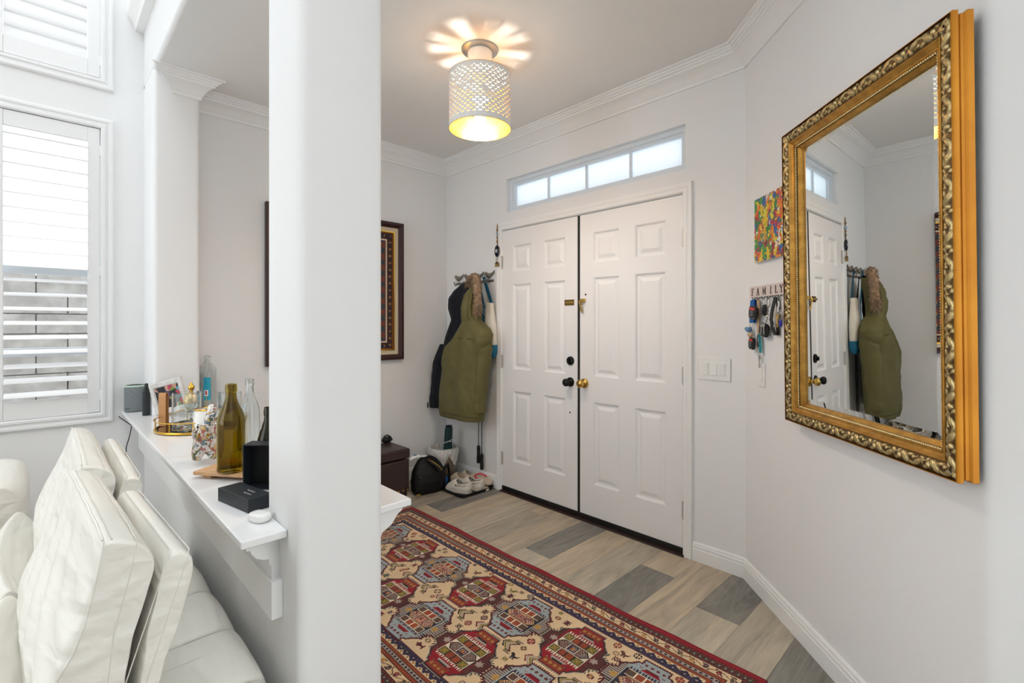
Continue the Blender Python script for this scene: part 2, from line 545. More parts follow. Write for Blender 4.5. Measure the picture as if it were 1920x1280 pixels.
# ---------------------------------------------------------------- mouldings
def segments(path, prof):
    full = sweep(path, prof); n = len(prof); out = []
    for i in range(len(path) - 1):
        out.append(G().loft([full.v[i * n:(i + 1) * n], full.v[(i + 1) * n:(i + 2) * n]], True))
    return out
crown = [(0, 2.648), (.010, 2.648), (.0125, 2.654), (.0125, 2.664), (.017, 2.668), (.026, 2.686), (.044, 2.706), (.066, 2.718), (.070, 2.718), (.072, 2.728),
         (.083, 2.732), (.085, 2.739), (.096, 2.742), (.100, 2.750), (.114, 2.752), (.115, 2.76), (0, 2.76)]
cp = [(1.6, PC[1]), PC, P0, (XL, DW), (XL, YB - .0)]
for i, (s, lab) in enumerate(zip(segments(cp, crown), ('white crown moulding on wall right of the mirror', 'white crown moulding above the mirror', 'white crown moulding above the double door', 'white crown moulding on the foyer left wall'))):
    o = struct('trim_%d' % (i + 1), s, 'trim', lab); autosmooth(o, .4)
# capital on the jamb: crown with flared ends
g = G()
yc, hw = .60, .062
rings = [[], []]
for off, z in crown:
    rings[0].append((XJ + off, yc - hw - off, z)); rings[1].append((XJ + off, yc + hw + off, z))
g.loft(rings, True)
o = struct('trim_5', g, 'trim', 'short flared crown capital on the far jamb'); autosmooth(o, .4)
# plant ledge moulding high on the living side of the header
o = struct('trim_6', G().prism([(YA, 3.10), (.40, 3.10), (.392, 3.13), (.36, 3.18), (.36, 3.2), (YA, 3.2)], 'x', XW, 1.6), 'trim', 'white ledge moulding high above the opening')

base = [(0, 0), (.014, 0), (.014, .066), (.0115, .069), (.0115, .081), (.0135, .083), (.0095, .089), (.0095, .097), (.004, .104), (0, .104)]
labs = ('white baseboard right of the mirror', 'white baseboard under the mirror', 'white baseboard right of the double door')
for s, nm, lab in zip(segments([(1.6, PC[1]), PC, P0, (-1.241, DW)], base), ('baseboard_far_right', 'baseboard_angled', 'baseboard_door_right'), labs):
    o = struct(nm, s, 'trim', lab); autosmooth(o, .3)
for s, nm, lab in zip(segments([(-2.868, DW), (XL, DW), (XL, YB)], base), ('baseboard_door_left', 'baseboard_left'), ('white baseboard behind the shoe tray', 'white baseboard on the foyer left wall')):
    o = struct(nm, s, 'trim', lab); autosmooth(o, .3)

# ---------------------------------------------------------------- door casing, jamb, transom
cas = [(0, 0), (0, .010), (.006, .014), (.022, .016), (.028, .013), (.036, .017), (.046, .019), (.054, .019), (.056, 0)]   # from door side outward, height
xl, xr, zt = -2.812, -1.297, 2.066
rings = []
for (xx, zz, sx, sz) in ((xl, 0, -1, 0), (xl, zt, -1, 1), (xr, zt, 1, 1), (xr, 0, 1, 0)):
    rings.append([(xx + sx * t, DW - h, zz + sz * t) for t, h in cas])
o = struct('trim_7', G().loft(rings, True), 'trim', 'white moulded casing around the double door'); autosmooth(o, .35)
g = G()
g.box(DX0, -2.822, DW + .001, DW + .14, 0, DZ); g.box(-1.288, DX1, DW + .001, DW + .14, 0, DZ); g.box(DX0, DX1, DW + .001, DW + .14, 2.062, DZ)
g.box(-2.83, -2.80, DW + .05, DW + .10, 0, DZ); g.box(-1.31, -1.28, DW + .05, DW + .10, 0, DZ); g.box(DX0, DX1, DW + .05, DW + .10, 2.035, DZ)
struct('trim_8', g, 'trim', 'white door jamb behind the casing')
struct('threshold', G().prism([(DW - .028, 0), (DW - .024, .006), (DW - .004, .012), (DW + .12, .016), (DW + .12, 0)], 'x', -2.822, -1.288), 'sill', 'dark brown threshold under the double door')

w3 = struct_empty('window_3', 'narrow four pane transom window above the double door')
yf = DW + .035
def frame_ring(x0, x1, z0, z1, steps):
    rings = []
    for (xx, zz, sx, sz) in ((x0, z0, 1, 1), (x1, z0, -1, 1), (x1, z1, -1, -1), (x0, z1, 1, -1), (x0, z0, 1, 1)):
        rings.append([(xx + sx * t, y, zz + sz * t) for t, y in steps])
    return G().loft(rings, False)
o = obj('frame', frame_ring(TX0, TX1, TZ0, TZ1, [(0, yf + .06), (0, yf), (.028, yf), (.030, yf + .012), (.046, yf + .014), (.050, yf + .026), (.05, yf + .06)]), 'vinyl', w3); autosmooth(o, .4)
gx0, gx1 = TX0 + .046, TX1 - .046
step = (gx1 - gx0) / 4
for i in range(4):
    obj('pane', G().box(gx0 + i * step + .004, gx0 + (i + 1) * step - .004, yf + .03, yf + .034, TZ0 + .045, TZ1 - .045), 'frost', w3)
for i in range(1, 4):
    obj('muntin', G().box(gx0 + i * step - .008, gx0 + i * step + .008, yf + .018, yf + .04, TZ0 + .045, TZ1 - .045), 'vinyl', w3, bevel=.003)

# ---------------------------------------------------------------- the two door leaves
def door_leaf(name, label, x0, x1, cols):
    d = struct_empty(name, label, (x0, DW, 0))
    W = x1 - x0; zb, ztop = .042, 2.058
    rows = [(.255, .803), (.972, 1.629), (1.728, 1.930)]
    holes = [(c[0] - x0, c[1] - x0, r[0], r[1]) for c in cols for r in rows]
    g = G()
    us = [0, W] + [h for hh in holes for h in hh[:2]]; zs = [zb, ztop] + [h for hh in holes for h in hh[2:]]
    cells(us, zs, holes, lambda a, b, c, dd: g.box(a, b, 0, .044, c, dd))
    obj('slab', g, 'door', d)
    for h in holes:
        rings = []
        for t, y in ((-.001, 0), (.006, .004), (.010, .010), (.016, .012), (.026, .012), (.046, .004), (.050, .003)):
            rings.append([(h[0] + t, y, h[2] + t), (h[1] - t, y, h[2] + t), (h[1] - t, y, h[3] - t), (h[0] + t, y, h[3] - t)])
        gp = G().loft(rings, False)
        n = len(gp.v); gp.f.append((n - 4, n - 3, n - 2, n - 1))
        gp.box(h[0], h[1], .03, .044, h[2], h[3])
        obj('panel', gp, 'door', d)
    obj('door_sweep', G().box(.002, W - .002, -.006, .03, .014, .043), 'blackrub', d, bevel=.002)
    return d, W
def hinge(parent, x, z, side):
    h = obj('hinge', G().tube([(0, -.007, -.05), (0, -.007, .05)], .0065, 10), 'hinge', parent, loc=(x, 0, z), smooth=False)
    obj('hinge_leaf', G().box(min(0, -side * .014), max(0, -side * .014), -.0035, .001, -.047, .047), 'hinge', h)
    for zz in (-.05, .05, -.017, .017):
        obj('knuckle_joint', G().tube([(0, -.007, zz - .0012), (0, -.007, zz + .0012)], .0072, 10), 'oldbrass' if abs(zz) > .03 else 'hinge', h)
    return h
d1, W1 = door_leaf('door_1', 'white six panel door leaf with black knob', -2.818, -2.056, [(-2.692, -2.499), (-2.371, -2.168)])
d2, W2 = door_leaf('door_2', 'white six panel door leaf with brass knob', -2.040, -1.292, [(-1.928, -1.727), (-1.613, -1.408)])
obj('astragal', G().box(W1 - .002, W1 + .0175, -.003, .05, .03, 2.058), 'bronze', d1, bevel=.002)
for z in (1.81, 1.025, .26):
    hinge(d1, 0.001, z, -1); hinge(d2, W2 - .001, z, 1)
def lathe_y(prof, n=28):
    """lathe around the local -y axis: prof (radius, distance out of the wall)"""
    g = G(); rings = [[(r * math.cos(2 * PI * k / n), -d, r * math.sin(2 * PI * k / n)) for k in range(n)] for r, d in prof]
    return g.loft(rings, True)
knobp = [(.033, 0), (.033, .004), (.030, .009), (.016, .012), (.012, .016), (.0115, .026), (.016, .031), (.024, .038), (.0275, .047), (.0265, .056), (.021, .063), (.010, .067), (.002, .0675)]
def knob(parent, x, z, m, name='knob'):
    o = obj(name, lathe_y(knobp), m, parent, loc=(x, 0, z)); autosmooth(o, .6); return o
o = knob(d1, -2.122 + 2.818, .920, 'black'); o['label'] = 'round black knob'
o = knob(d2, -2.000 + 2.040, .922, 'brass'); o['label'] = 'round polished brass knob'
o = obj('deadbolt', lathe_y([(.031, 0), (.031, .006), (.028, .012), (.022, .014), (.002, .014)]), 'black', d1, loc=(.698, 0, 1.067)); autosmooth(o, .5)
obj('thumb_turn', G().box(-.004, .004, -.03, -.013, -.014, .014), 'black', o, bevel=.003)
o = obj('strike_plate', G().box(-.042, .042, -.004, 0, -.02, .02), 'oldbrass', d1, loc=(.688, 0, 1.470), bevel=.002)
obj('keeper', G().box(-.036, .040, -.016, -.003, -.006, .006), 'brass', o, bevel=.003)
for sx in (-.034, .034):
    obj('screw', lathe_y([(.004, 0), (.004, .0055), (.001, .006)], 10), 'bronze', o, loc=(sx, 0, .013))
o = obj('guard_latch', G().box(-.016, .022, -.014, 0, -.013, .013), 'brass', d2, loc=(.028, 0, 1.478), bevel=.004)
obj('latch_arm', G().tube([(-.016, -.012, .004), (-.02, -.018, -.01), (-.012, -.02, -.03), (-.006, -.016, -.055), (.002, -.016, -.075), (.006, -.014, -.082)], [.006, .006, .005, .005, .006, .004], 8), 'brass', o)
obj('latch_chain', G().tube([(.012 * math.sin(i * 1.9) - .006, -.016 - .004 * math.cos(i * 1.9), -.015 - .008 * i) for i in range(9)], .0028, 6), 'oldbrass', o)
obj('screw_hole', lathe_y([(.0068, 0), (.0068, .0012), (.002, .0012)], 12), 'bronze', d2, loc=(.049, 0, 1.519))
obj('screw_hole', lathe_y([(.006, 0), (.006, .0012), (.002, .0012)], 12), 'bronze', d1, loc=(.693, 0, .708))
# ---------------------------------------------------------------- ledge on the half wall
lg = thing('ledge_shelf', 'white painted ledge capping the half wall beside the pillar', 'ledge', (0, 0, .778))
xe = -1.268
poly = [(XW + .001, .335), (xe, .335), (xe, YA - .001), (XPL - .002, YA - .001), (XPL - .002, YB + .001), (xe + .03, YB + .001), (xe + .03, .785), (XL + .001, .785), (XL + .001, YB + .001), (XJ + .002, YB + .001), (XJ + .002, YA - .001), (XW + .001, YA - .001)]
M['ledge'] = mat('ledge_gloss_white', (243, 243, 243), 0.22, bump=(30, 0.02))
obj('slab', G().prism(poly, 'z', .001, .022), 'ledge', lg, bevel=.004)
# bed moulding under the slab, living side
bed = [(YA, -.002), (.352, -.002), (.352, -.012), (.362, -.016), (.366, -.026), (.378, -.042), (.398, -.055), (.412, -.060), (.414, -.078), (.420, -.080), (.420, -.117), (YA, -.117)]
g = G()
rings = []
for xx, sg in ((XW + .001, 0), (xe - .02, 1)):
    rings.append([(xx - (sg * (YA - y) * -0.0) - sg * (y - .352) * .45, y, z) for y, z in bed])
o = obj('bed_moulding', g.loft(rings, True), 'trim', lg); autosmooth(o, .4)
obj('apron', G().prism([(YA, -.117), (.414, -.117), (.414, -.213), (YA, -.213)], 'x', XW + .001, xe - .034), 'trim', lg, bevel=.002)
o = obj('bed_moulding', G().prism([(YB + .001, 0), (.765, 0), (.765, -.012), (.75, -.02), (.73, -.045), (.70, -.06), (.69, -.085), (YB + .001, -.085)], 'x', XL + .002, xe + .01), 'trim', lg); autosmooth(o, .4)
# ================================================================== CEILING LIGHT
M['lampwhite'] = mat('lamp_white_metal', (236, 236, 234), 0.5, bump=(60, 0.03))
M['lampgold'] = mat('lamp_gold_lining', (228, 176, 84), 0.34, 0.9, bump=(40, 0.15, 0.002), var=(14, (190, 130, 44), 0.5))
M['bulb'] = mix_transparent('clear_glowing_bulb', 'ShaderNodeEmission', 0.35, (255, 226, 180))
[n for n in M['bulb'].node_tree.nodes if n.type == 'EMISSION'][0].inputs['Strength'].default_value = 12.0
try:
    M['bulb'].cycles.emission_sampling = 'NONE'
except Exception:
    pass
lamp = thing('ceiling_light', 'white perforated drum lamp with gold lining on the foyer ceiling', 'ceiling lamp', (-1.94, 1.646, CZ))
o = obj('ceiling_plate', G().lathe([(.004, -.0005), (.098, -.0005), (.098, -.004), (.095, -.008), (.06, -.012), (.004, -.012)], 40), 'steel', lamp); autosmooth(o, .5)
o = obj('neck_cup', G().lathe([(.004, -.012), (.060, -.012), (.064, -.018), (.064, -.05), (.060, -.085), (.052, -.125), (.048, -.125), (.046, -.118), (.004, -.118)], 36), 'lampwhite', lamp); autosmooth(o, .5)
# shade: real crescent perforations cut out of a fine grid
R0, zb, zt_ = .162, -.418, -.140
NC, NR = 330, 126
cell = 2 * PI * R0 / NC
def keep(i, j):
    s = (i + .5) * cell; z = (j + .5) * (zt_ - zb) / NR
    if z < .022 or z > (zt_ - zb) - .018: return True
    px = 2 * PI * R0 / 32; pz = .0128
    row = math.floor(z / pz); cz = (row + .5) * pz
    x = ((s + (px / 2 if row % 2 else 0)) % px) - px / 2
    dz = z - cz
    q = math.hypot(x, dz - .0045)
    return not (.0052 < q < .0082 and dz < .0032)
vs = []; fs = []
for j in range(NR + 1):
    for i in range(NC):
        a = 2 * PI * i / NC
        vs.append((R0 * math.cos(a), R0 * math.sin(a), zb + (zt_ - zb) * j / NR))
for j in range(NR):
    for i in range(NC):
        if keep(i, j):
            k = (i + 1) % NC
            fs.append((j * NC + i, j * NC + k, (j + 1) * NC + k, (j + 1) * NC + i))
g = G(); g.v = vs; g.f = fs
shade = obj('shade', g, 'lampwhite', lamp, label='white perforated drum shade'); shade.data.shade_smooth()
g2 = G(); g2.v = [(x * .994, y * .994, z) for x, y, z in vs]; g2.f = [tuple(reversed(f)) for f in fs]
lin = obj('lining', g2, 'lampgold', shade, label='gold inner lining'); lin.data.shade_smooth()
for z in (zb, zt_):
    obj('rim_ring', G().tube([(R0 * .997 * math.cos(2 * PI * k / 60), R0 * .997 * math.sin(2 * PI * k / 60), z) for k in range(60)], .0016, 6, closed=True), 'lampgold', shade)
g = G()
for k in range(3):
    a = 2 * PI * k / 3 + .4
    g.tube([(.03 * math.cos(a), .03 * math.sin(a), -.135), (R0 * .99 * math.cos(a), R0 * .99 * math.sin(a), zt_ - .002)], .0022, 6)
g.tube([(.032 * math.cos(2 * PI * k / 24), .032 * math.sin(2 * PI * k / 24), -.135) for k in range(24)], .003, 6, closed=True)
obj('spider', g, 'lampwhite', lamp)
# added slotted baffle in the shade top, blocks and streaks upward light
NS = 17
for k in range(NS):
    a0 = 2 * PI * (k + .25 * math.sin(k * 2.3)) / NS; a1 = a0 + 2 * PI / NS * (.78 + .07 * math.sin(k * 3.7))
    aa = [a0 + (a1 - a0) * q / 5 for q in range(6)]
    poly = [(.036 * math.cos(a), .036 * math.sin(a)) for a in aa] + [(.158 * math.cos(a), .158 * math.sin(a)) for a in reversed(aa)]
    obj('baffle_blade', G().prism(poly, 'z', zt_ - .006, zt_ - .004), 'lampwhite', shade)
o = obj('socket', G().lathe([(.004, -.118), (.012, -.118), (.012, -.222), (.022, -.226), (.042, -.250), (.044, -.262), (.018, -.275), (.004, -.275)], 24), 'lampwhite', lamp); autosmooth(o, .5)  # flared wide to block upward light from the bulb
o = obj('bulb', G().lathe([(.004, -.275), (.014, -.275), (.016, -.29), (.026, -.315), (.031, -.34), (.028, -.365), (.018, -.381), (.004, -.387)], 24), 'bulb', lamp); o.data.shade_smooth()
ld = bpy.data.lights.new('filament_light', 'POINT'); ld.energy = 9.5; ld.color = srgb(255, 247, 234)[:3]; ld.shadow_soft_size = .050
lo = bpy.data.objects.new('filament_light', ld); C.objects.link(lo); lo.parent = lamp; lo.location = (0, 0, -.337)

# ================================================================== GOLD MIRROR
M['gilt'] = mat('antique_gilt', (206, 156, 74), 0.34, 0.7, bump=(120, 0.12, 0.001), var=(30, (120, 78, 26), 0.5))
M['giltside'] = mat('gilt_side', (200, 134, 34), 0.40, 0.55, bump=(90, 0.06, 0.001), var=(8, (170, 102, 18), 0.5))
M['giltbead'] = mat('gilt_bead', (244, 222, 164), 0.3, 0.6, bump=(120, 0.05))
M['silver'] = mat('mirror_silver', (236, 240, 240), 0.0, 1.0, bump=(5, 0.0))
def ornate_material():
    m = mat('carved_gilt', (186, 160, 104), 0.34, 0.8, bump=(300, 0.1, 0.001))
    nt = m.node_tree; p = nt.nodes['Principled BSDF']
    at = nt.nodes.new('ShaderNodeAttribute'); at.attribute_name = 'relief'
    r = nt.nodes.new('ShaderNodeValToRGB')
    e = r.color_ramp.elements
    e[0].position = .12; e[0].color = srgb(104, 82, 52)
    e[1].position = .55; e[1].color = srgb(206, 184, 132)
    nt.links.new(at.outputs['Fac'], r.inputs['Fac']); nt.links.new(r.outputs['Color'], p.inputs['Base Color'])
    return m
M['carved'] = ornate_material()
MX0, MX1, MZ0, MZ1 = 0.0, .822, 0.0, 1.192
mir = thing('wall_mirror', 'large rectangular mirror in a carved gilt frame on the angled wall', 'mirror', (P0[0] + (.479 - .002) * S2, P0[1] - (.479 + .002) * S2, .916), -PI / 4 - .020)
mir.rotation_euler[0] = .012
def side_pt(side, t, w, h):
    """t along the side, w in from the outer edge, h off the wall -> local coords (x, -h, z)"""
    if side == 0: return (MX0 + t, -h, MZ0 + w)
    if side == 1: return (MX1 - w, -h, MZ0 + t)
    if side == 2: return (MX1 - t, -h, MZ1 - w)
    return (MX0 + w, -h, MZ1 - t)
LEN = [MX1 - MX0, MZ1 - MZ0, MX1 - MX0, MZ1 - MZ0]
def gauss(x, s): return math.exp(-(x / s) ** 2)
def relief(t, v):
    """carved acanthus scroll; t metres along, v 0..1 across -> 0..1"""
    P = .102
    a = (t % P) / P
    W = .036; y = (v - .5) * W; x = (a - .5) * .118
    h = 0.0
    # round boss
    d = math.hypot(x + .040, y + .002); h = max(h, 1.05 * math.sqrt(max(0, 1 - (d / .0085) ** 2)))
    d = math.hypot(x - .018, y - .006); h = max(h, .8 * math.sqrt(max(0, 1 - (d / .0052) ** 2)))
    # feathered leaf: slanted ridges inside an ellipse
    def leaf(cx, cy, th, la, lb, per, amp):
        c, s = math.cos(th), math.sin(th)
        p = (x - cx) * c + (y - cy) * s; q = -(x - cx) * s + (y - cy) * c
        e = (p / la) ** 2 + (q / lb) ** 2
        if e > 1: return 0
        return amp * (1 - e) ** .5 * (.45 + .55 * abs(math.cos(PI * (q + .25 * p) / per)))
    h = max(h, leaf(-.016, .0, -.62, .024, .0105, .0058, 1.0))
    h = max(h, leaf(.034, -.004, .5, .019, .0085, .0048, .95))
    h = max(h, leaf(.002, .010, .15, .013, .0055, .004, .75))
    h = max(h, leaf(.014, -.011, -.2, .014, .0048, .004, .8))
    h = max(h, leaf(-.046, .011, .9, .011, .0055, .0042, .75))
    h = max(h, leaf(.052, .009, -.7, .012, .006, .0042, .8))
    h = max(h, leaf(-.055, -.010, -.3, .011, .005, .0042, .7))
    # S scroll
    q = y - .009 * math.sin(2 * PI * a * 1.5 + .4)
    h = max(h, .6 * gauss(q, .0026) * (.6 + .4 * math.sin(9 * PI * a)))
    h = max(h, .22 * (.5 + .5 * math.sin(x * 1500) * math.sin(y * 1500)))
    return h * min(1, (v) * 9) * min(1, (1 - v) * 9)
for side, sname in enumerate(('bottom', 'near', 'top', 'far')):
    Ls = LEN[side]
    rail = None
    # outer edge with a groove, swept with mitred ends
    def strip(prof, m, name, parent, smooth=.5):
        rings = [[side_pt(side, w, w, h) for w, h in prof], [side_pt(side, Ls - w, w, h) for w, h in prof]]
        o = obj(name, G().loft(rings, False, closed=False), m, parent); autosmooth(o, smooth); return o
    e = .0003 if side in (1, 3) else 0.0
    rail = strip([(e, .001), (e, .016), (.003, .018), (.006, .020), (.006, .029), (.0085, .031), (.0085, .036), (.0015 + e, .0375), (.0005 + e, .039), (.0005 + e, .052), (.002, .0545), (.0045, .055)], 'giltside', 'rail', mir)
    # carved band
    w0, w1 = .0045, .042
    NT, NV = int(Ls / .0022), 20
    g = G(); rl = []
    for i in range(NT + 1):
        for j in range(NV + 1):
            v = j / NV; w = w0 + (w1 - w0) * v
            t = w + (Ls - 2 * w) * i / NT
            rv = relief(t + .03 * side, v)
            rl.append(rv)
            hh = .050 + .004 * math.sin(PI * v) - .004 * v + .0062 * rv
            g.v.append(side_pt(side, t, w, hh))
    for i in range(NT):
        for j in range(NV):
            g.f.append((i * (NV + 1) + j, (i + 1) * (NV + 1) + j, (i + 1) * (NV + 1) + j + 1, i * (NV + 1) + j + 1))
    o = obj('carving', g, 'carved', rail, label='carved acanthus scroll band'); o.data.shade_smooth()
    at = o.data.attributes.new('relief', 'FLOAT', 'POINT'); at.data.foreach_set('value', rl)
    strip([(.042, .046), (.0425, .049), (.046, .050), (.048, .047), (.052, .041), (.060, .037), (.061, .039), (.0635, .039), (.0645, .036), (.0648, .030), (.0715, .0285), (.0725, .026), (.083, .019), (.083, .012)], 'gilt', 'inner_moulding', rail, .4)
    strip([(.0646, .0312), (.0712, .0298)], 'bronze', 'bead_channel', rail)
    g = G(); nb = int((Ls - .136) / .0078)
    for q in range(nb + 1):
        c = side_pt(side, .068 + (Ls - .136) * q / nb, .068, .033)
        g.ball(c, .0036, 6, 4)
    o = obj('bead_row', g, 'giltbead', rail); o['kind'] = 'stuff'; o.data.shade_smooth()
# bevelled glass
bx = .0826; bv = .022
gx = [MX0 + bx, MX1 - bx, MZ0 + bx, MZ1 - bx]
g = G()
h0, h1 = .0135, .0160
V = [(gx[0], -h0, gx[2]), (gx[1], -h0, gx[2]), (gx[1], -h0, gx[3]), (gx[0], -h0, gx[3]),
     (gx[0] + bv, -h1, gx[2] + bv), (gx[1] - bv, -h1, gx[2] + bv), (gx[1] - bv, -h1, gx[3] - bv), (gx[0] + bv, -h1, gx[3] - bv)]
g.add(V, [(4, 5, 6, 7), (0, 1, 5, 4), (1, 2, 6, 5), (2, 3, 7, 6), (3, 0, 4, 7)])
obj('glass', g, 'silver', mir, label='bevelled mirror glass')
obj('backing', G().box(MX0 + .01, MX1 - .01, -.011, -.001, MZ0 + .01, MZ1 - .01), 'bronze', mir)

# ================================================================== PAINTING, SIGN, SWITCHES
def splatter_material():
    m = bpy.data.materials.new('paint_dabs'); m.use_nodes = True
    nt = m.node_tree; L = nt.links.new; p = nt.nodes['Principled BSDF']
    tc = nt.nodes.new('ShaderNodeTexCoord')
    nz = nt.nodes.new('ShaderNodeTexNoise'); nz.inputs['Scale'].default_value = 28
    L(tc.outputs['Object'], nz.inputs['Vector'])
    ad = nt.nodes.new('ShaderNodeMix'); ad.data_type = 'RGBA'; ad.blend_type = 'LINEAR_LIGHT'; ad.inputs[0].default_value = .035
    L(tc.outputs['Object'], ad.inputs[6]); L(nz.outputs['Color'], ad.inputs[7])
    prev = None
    pal = [(222, 190, 24), (206, 40, 34), (40, 120, 62), (228, 104, 28), (38, 96, 158), (226, 214, 60), (150, 30, 60), (236, 232, 220), (60, 150, 60), (230, 130, 30)]
    for li, (sc, st) in enumerate(((34, (1, 1, .6)), (46, (1, 1, .75)), (80, (1, 1, .5)))):
        mp = nt.nodes.new('ShaderNodeMapping'); mp.inputs['Scale'].default_value = st; mp.inputs['Location'].default_value = (li * 3.1, li * 1.7, li)
        L(ad.outputs[2], mp.inputs['Vector'])
        vo = nt.nodes.new('ShaderNodeTexVoronoi'); vo.inputs['Scale'].default_value = sc
        L(mp.outputs[0], vo.inputs['Vector'])
        sp = nt.nodes.new('ShaderNodeSeparateColor'); L(vo.outputs['Color'], sp.inputs[0])
        r = nt.nodes.new('ShaderNodeValToRGB'); r.color_ramp.interpolation = 'CONSTANT'
        el = r.color_ramp.elements
        while len(el) < len(pal): el.new(.5)
        for i, c in enumerate(pal):
            el[i].position = i / len(pal); el[i].color = srgb(*pal[(i * 3 + li) % len(pal)])
        L(sp.outputs[0], r.inputs['Fac'])
        if prev is None:
            prev = r.outputs['Color']
        else:
            gt = nt.nodes.new('ShaderNodeMath'); gt.operation = 'LESS_THAN'; gt.inputs[1].default_value = .42
            L(sp.outputs[1], gt.inputs[0])
            d = nt.nodes.new('ShaderNodeMath'); d.operation = 'LESS_THAN'; d.inputs[1].default_value = .5
            L(vo.outputs['Distance'], d.inputs[0])
            mu = nt.nodes.new('ShaderNodeMath'); mu.operation = 'MULTIPLY'; L(gt.outputs[0], mu.inputs[0]); L(d.outputs[0], mu.inputs[1])
            mx = nt.nodes.new('ShaderNodeMix'); mx.data_type = 'RGBA'
            L(mu.outputs[0], mx.inputs[0]); L(prev, mx.inputs[6]); L(r.outputs['Color'], mx.inputs[7]); prev = mx.outputs[2]
            last = vo
    L(prev, p.inputs['Base Color'])
    b = nt.nodes.new('ShaderNodeBump'); b.inputs['Strength'].default_value = .5; b.inputs['Distance'].default_value = .003
    L(last.outputs['Distance'], b.inputs['Height']); L(b.outputs['Normal'], p.inputs['Normal'])
    p.inputs['Roughness'].default_value = .4
    return m
M['dabs'] = splatter_material()
M['canvas'] = mat('canvas_edge', (226, 224, 220), 0.8, bump=(200, 0.2))
def on_angled(name, label, cat, along, z, off=0.0, group=None):
    return thing(name, label, cat, (P0[0] + along * S2 - off * S2, P0[1] - along * S2 - off * S2, z), -PI / 4, group)
t = on_angled('abstract_painting', 'multicoloured dabbed abstract canvas beside the gilt mirror', 'painting', .295, 1.618)
obj('stretched_canvas', G().box(-.158, .158, -.018, -.0008, 0, .308), 'canvas', t, bevel=.002)
def dabface(u, v):
    x, z = -.1575 + .315 * u, .0005 + .307 * v
    n = mnoise.noise(Vector((x * 60, 0, z * 45))) * .0016
    return (x, -.0185 - abs(n), z)
obj('paint_layer', G().surf(dabface, 60, 60), 'dabs', t, smooth=True, label='thick multicoloured paint dabs')

M['pinkwood'] = mat('whitewashed_pink_wood', (214, 196, 190), 0.7, bump=(60, 0.2), var=(20, (230, 222, 216), 0.8), stretch=(1, 1, 8))
M['ink'] = mat('dark_letter_paint', (70, 44, 44), 0.7, bump=(100, 0.1))
t = on_angled('key_rack', 'pale wooden key rack lettered FAMILY below the painting', 'key rack', .25, 1.449)
obj('board', G().box(-.178, .178, -.012, -.0008, 0, .055), 'pinkwood', t, bevel=.002)
def text_mesh(s, size, font=None):
    cu = bpy.data.curves.new('lettering', 'FONT'); cu.body = s; cu.size = size; cu.align_x = 'CENTER'; cu.align_y = 'CENTER'; cu.extrude = .0006
    to = bpy.data.objects.new('tmp', cu); C.objects.link(to)
    dg = bpy.context.evaluated_depsgraph_get()
    me = bpy.data.meshes.new_from_object(to.evaluated_get(dg))
    bpy.data.objects.remove(to); bpy.data.curves.remove(cu)
    return me
def letter(ch, x, z, size, parent, y, m='ink', serif=True, sx=1.0):
    me = text_mesh(ch, size); me.materials.append(M[m])
    o = bpy.data.objects.new('letter', me); C.objects.link(o); o.parent = parent
    o.location = (x, y, z); o.rotation_euler = (PI / 2, 0, 0); o.scale = (sx, 1, 1)
    return o
def serif_letter(ch, x, z, h, parent, y, m):
    """stencil-like serif capital from strokes"""
    w = h * .62; g = G(); T = h * .16; tn = h * .075
    def bar(x0, z0, x1, z1, th):
        d = Vector((x1 - x0, 0, z1 - z0)); n = Vector((d.z, 0, -d.x)).normalized() * th / 2
        a, b = Vector((x0, 0, z0)), Vector((x1, 0, z1))
        p = [a - n, a + n, b + n, b - n]
        g.loft([[(q.x, 0, q.z) for q in p], [(q.x, -.0012, q.z) for q in p]], True)
    def ser(cx, zz, l=.34): bar(cx - h * l / 2, zz, cx + h * l / 2, zz, tn)
    hh = h / 2
    if ch == 'F':
        bar(-w * .3, -hh, -w * .3, hh, T); bar(-w * .45, hh - tn / 2, w * .45, hh - tn / 2, tn); bar(-w * .3, 0, w * .25, 0, tn); bar(w * .42, hh, w * .42, hh - h * .2, tn); ser(-w * .3, -hh + tn / 2)
    if ch == 'A':
        bar(-w * .45, -hh, 0, hh, tn); bar(w * .45, -hh, 0, hh, T); bar(-w * .25, -h * .12, w * .28, -h * .12, tn); ser(-w * .45, -hh + tn / 2, .3); ser(w * .45, -hh + tn / 2, .34)
    if ch == 'M':
        bar(-w * .55, -hh, -w * .5, hh, tn); bar(w * .55, -hh, w * .5, hh, T); bar(-w * .5, hh, 0, -h * .35, T * .8); bar(w * .5, hh, 0, -h * .35, tn); ser(-w * .55, -hh + tn / 2, .3); ser(w * .55, -hh + tn / 2, .34)
    if ch == 'I':
        bar(0, -hh, 0, hh, T); ser(0, hh - tn / 2); ser(0, -hh + tn / 2)
    if ch == 'L':
        bar(-w * .3, -hh, -w * .3, hh, T); bar(-w * .45, -hh + tn / 2, w * .45, -hh + tn / 2, tn); bar(w * .42, -hh, w * .42, -hh + h * .25, tn); ser(-w * .3, hh - tn / 2)
    if ch == 'Y':
        bar(0, -hh, 0, 0, T); bar(0, 0, -w * .48, hh, T); bar(0, 0, w * .48, hh, tn); ser(0, -hh + tn / 2); ser(-w * .48, hh - tn / 2, .3); ser(w * .48, hh - tn / 2, .26)
    return obj('letter', g, m, parent, loc=(x, y, z))
for ch, x in zip('FAMILY', (-.143, -.093, -.033, .028, .077, .119)):
    serif_letter(ch, x, .0275, .036, t, -.012, 'ink')
for i in range(6):
    x = -.12 + .048 * i
    obj('hook', G().tube([(x, -.004, .004), (x, -.014, -.004), (x, -.022, -.014), (x, -.026, -.006), (x, -.027, 0)], .0018, 6), 'black', t)

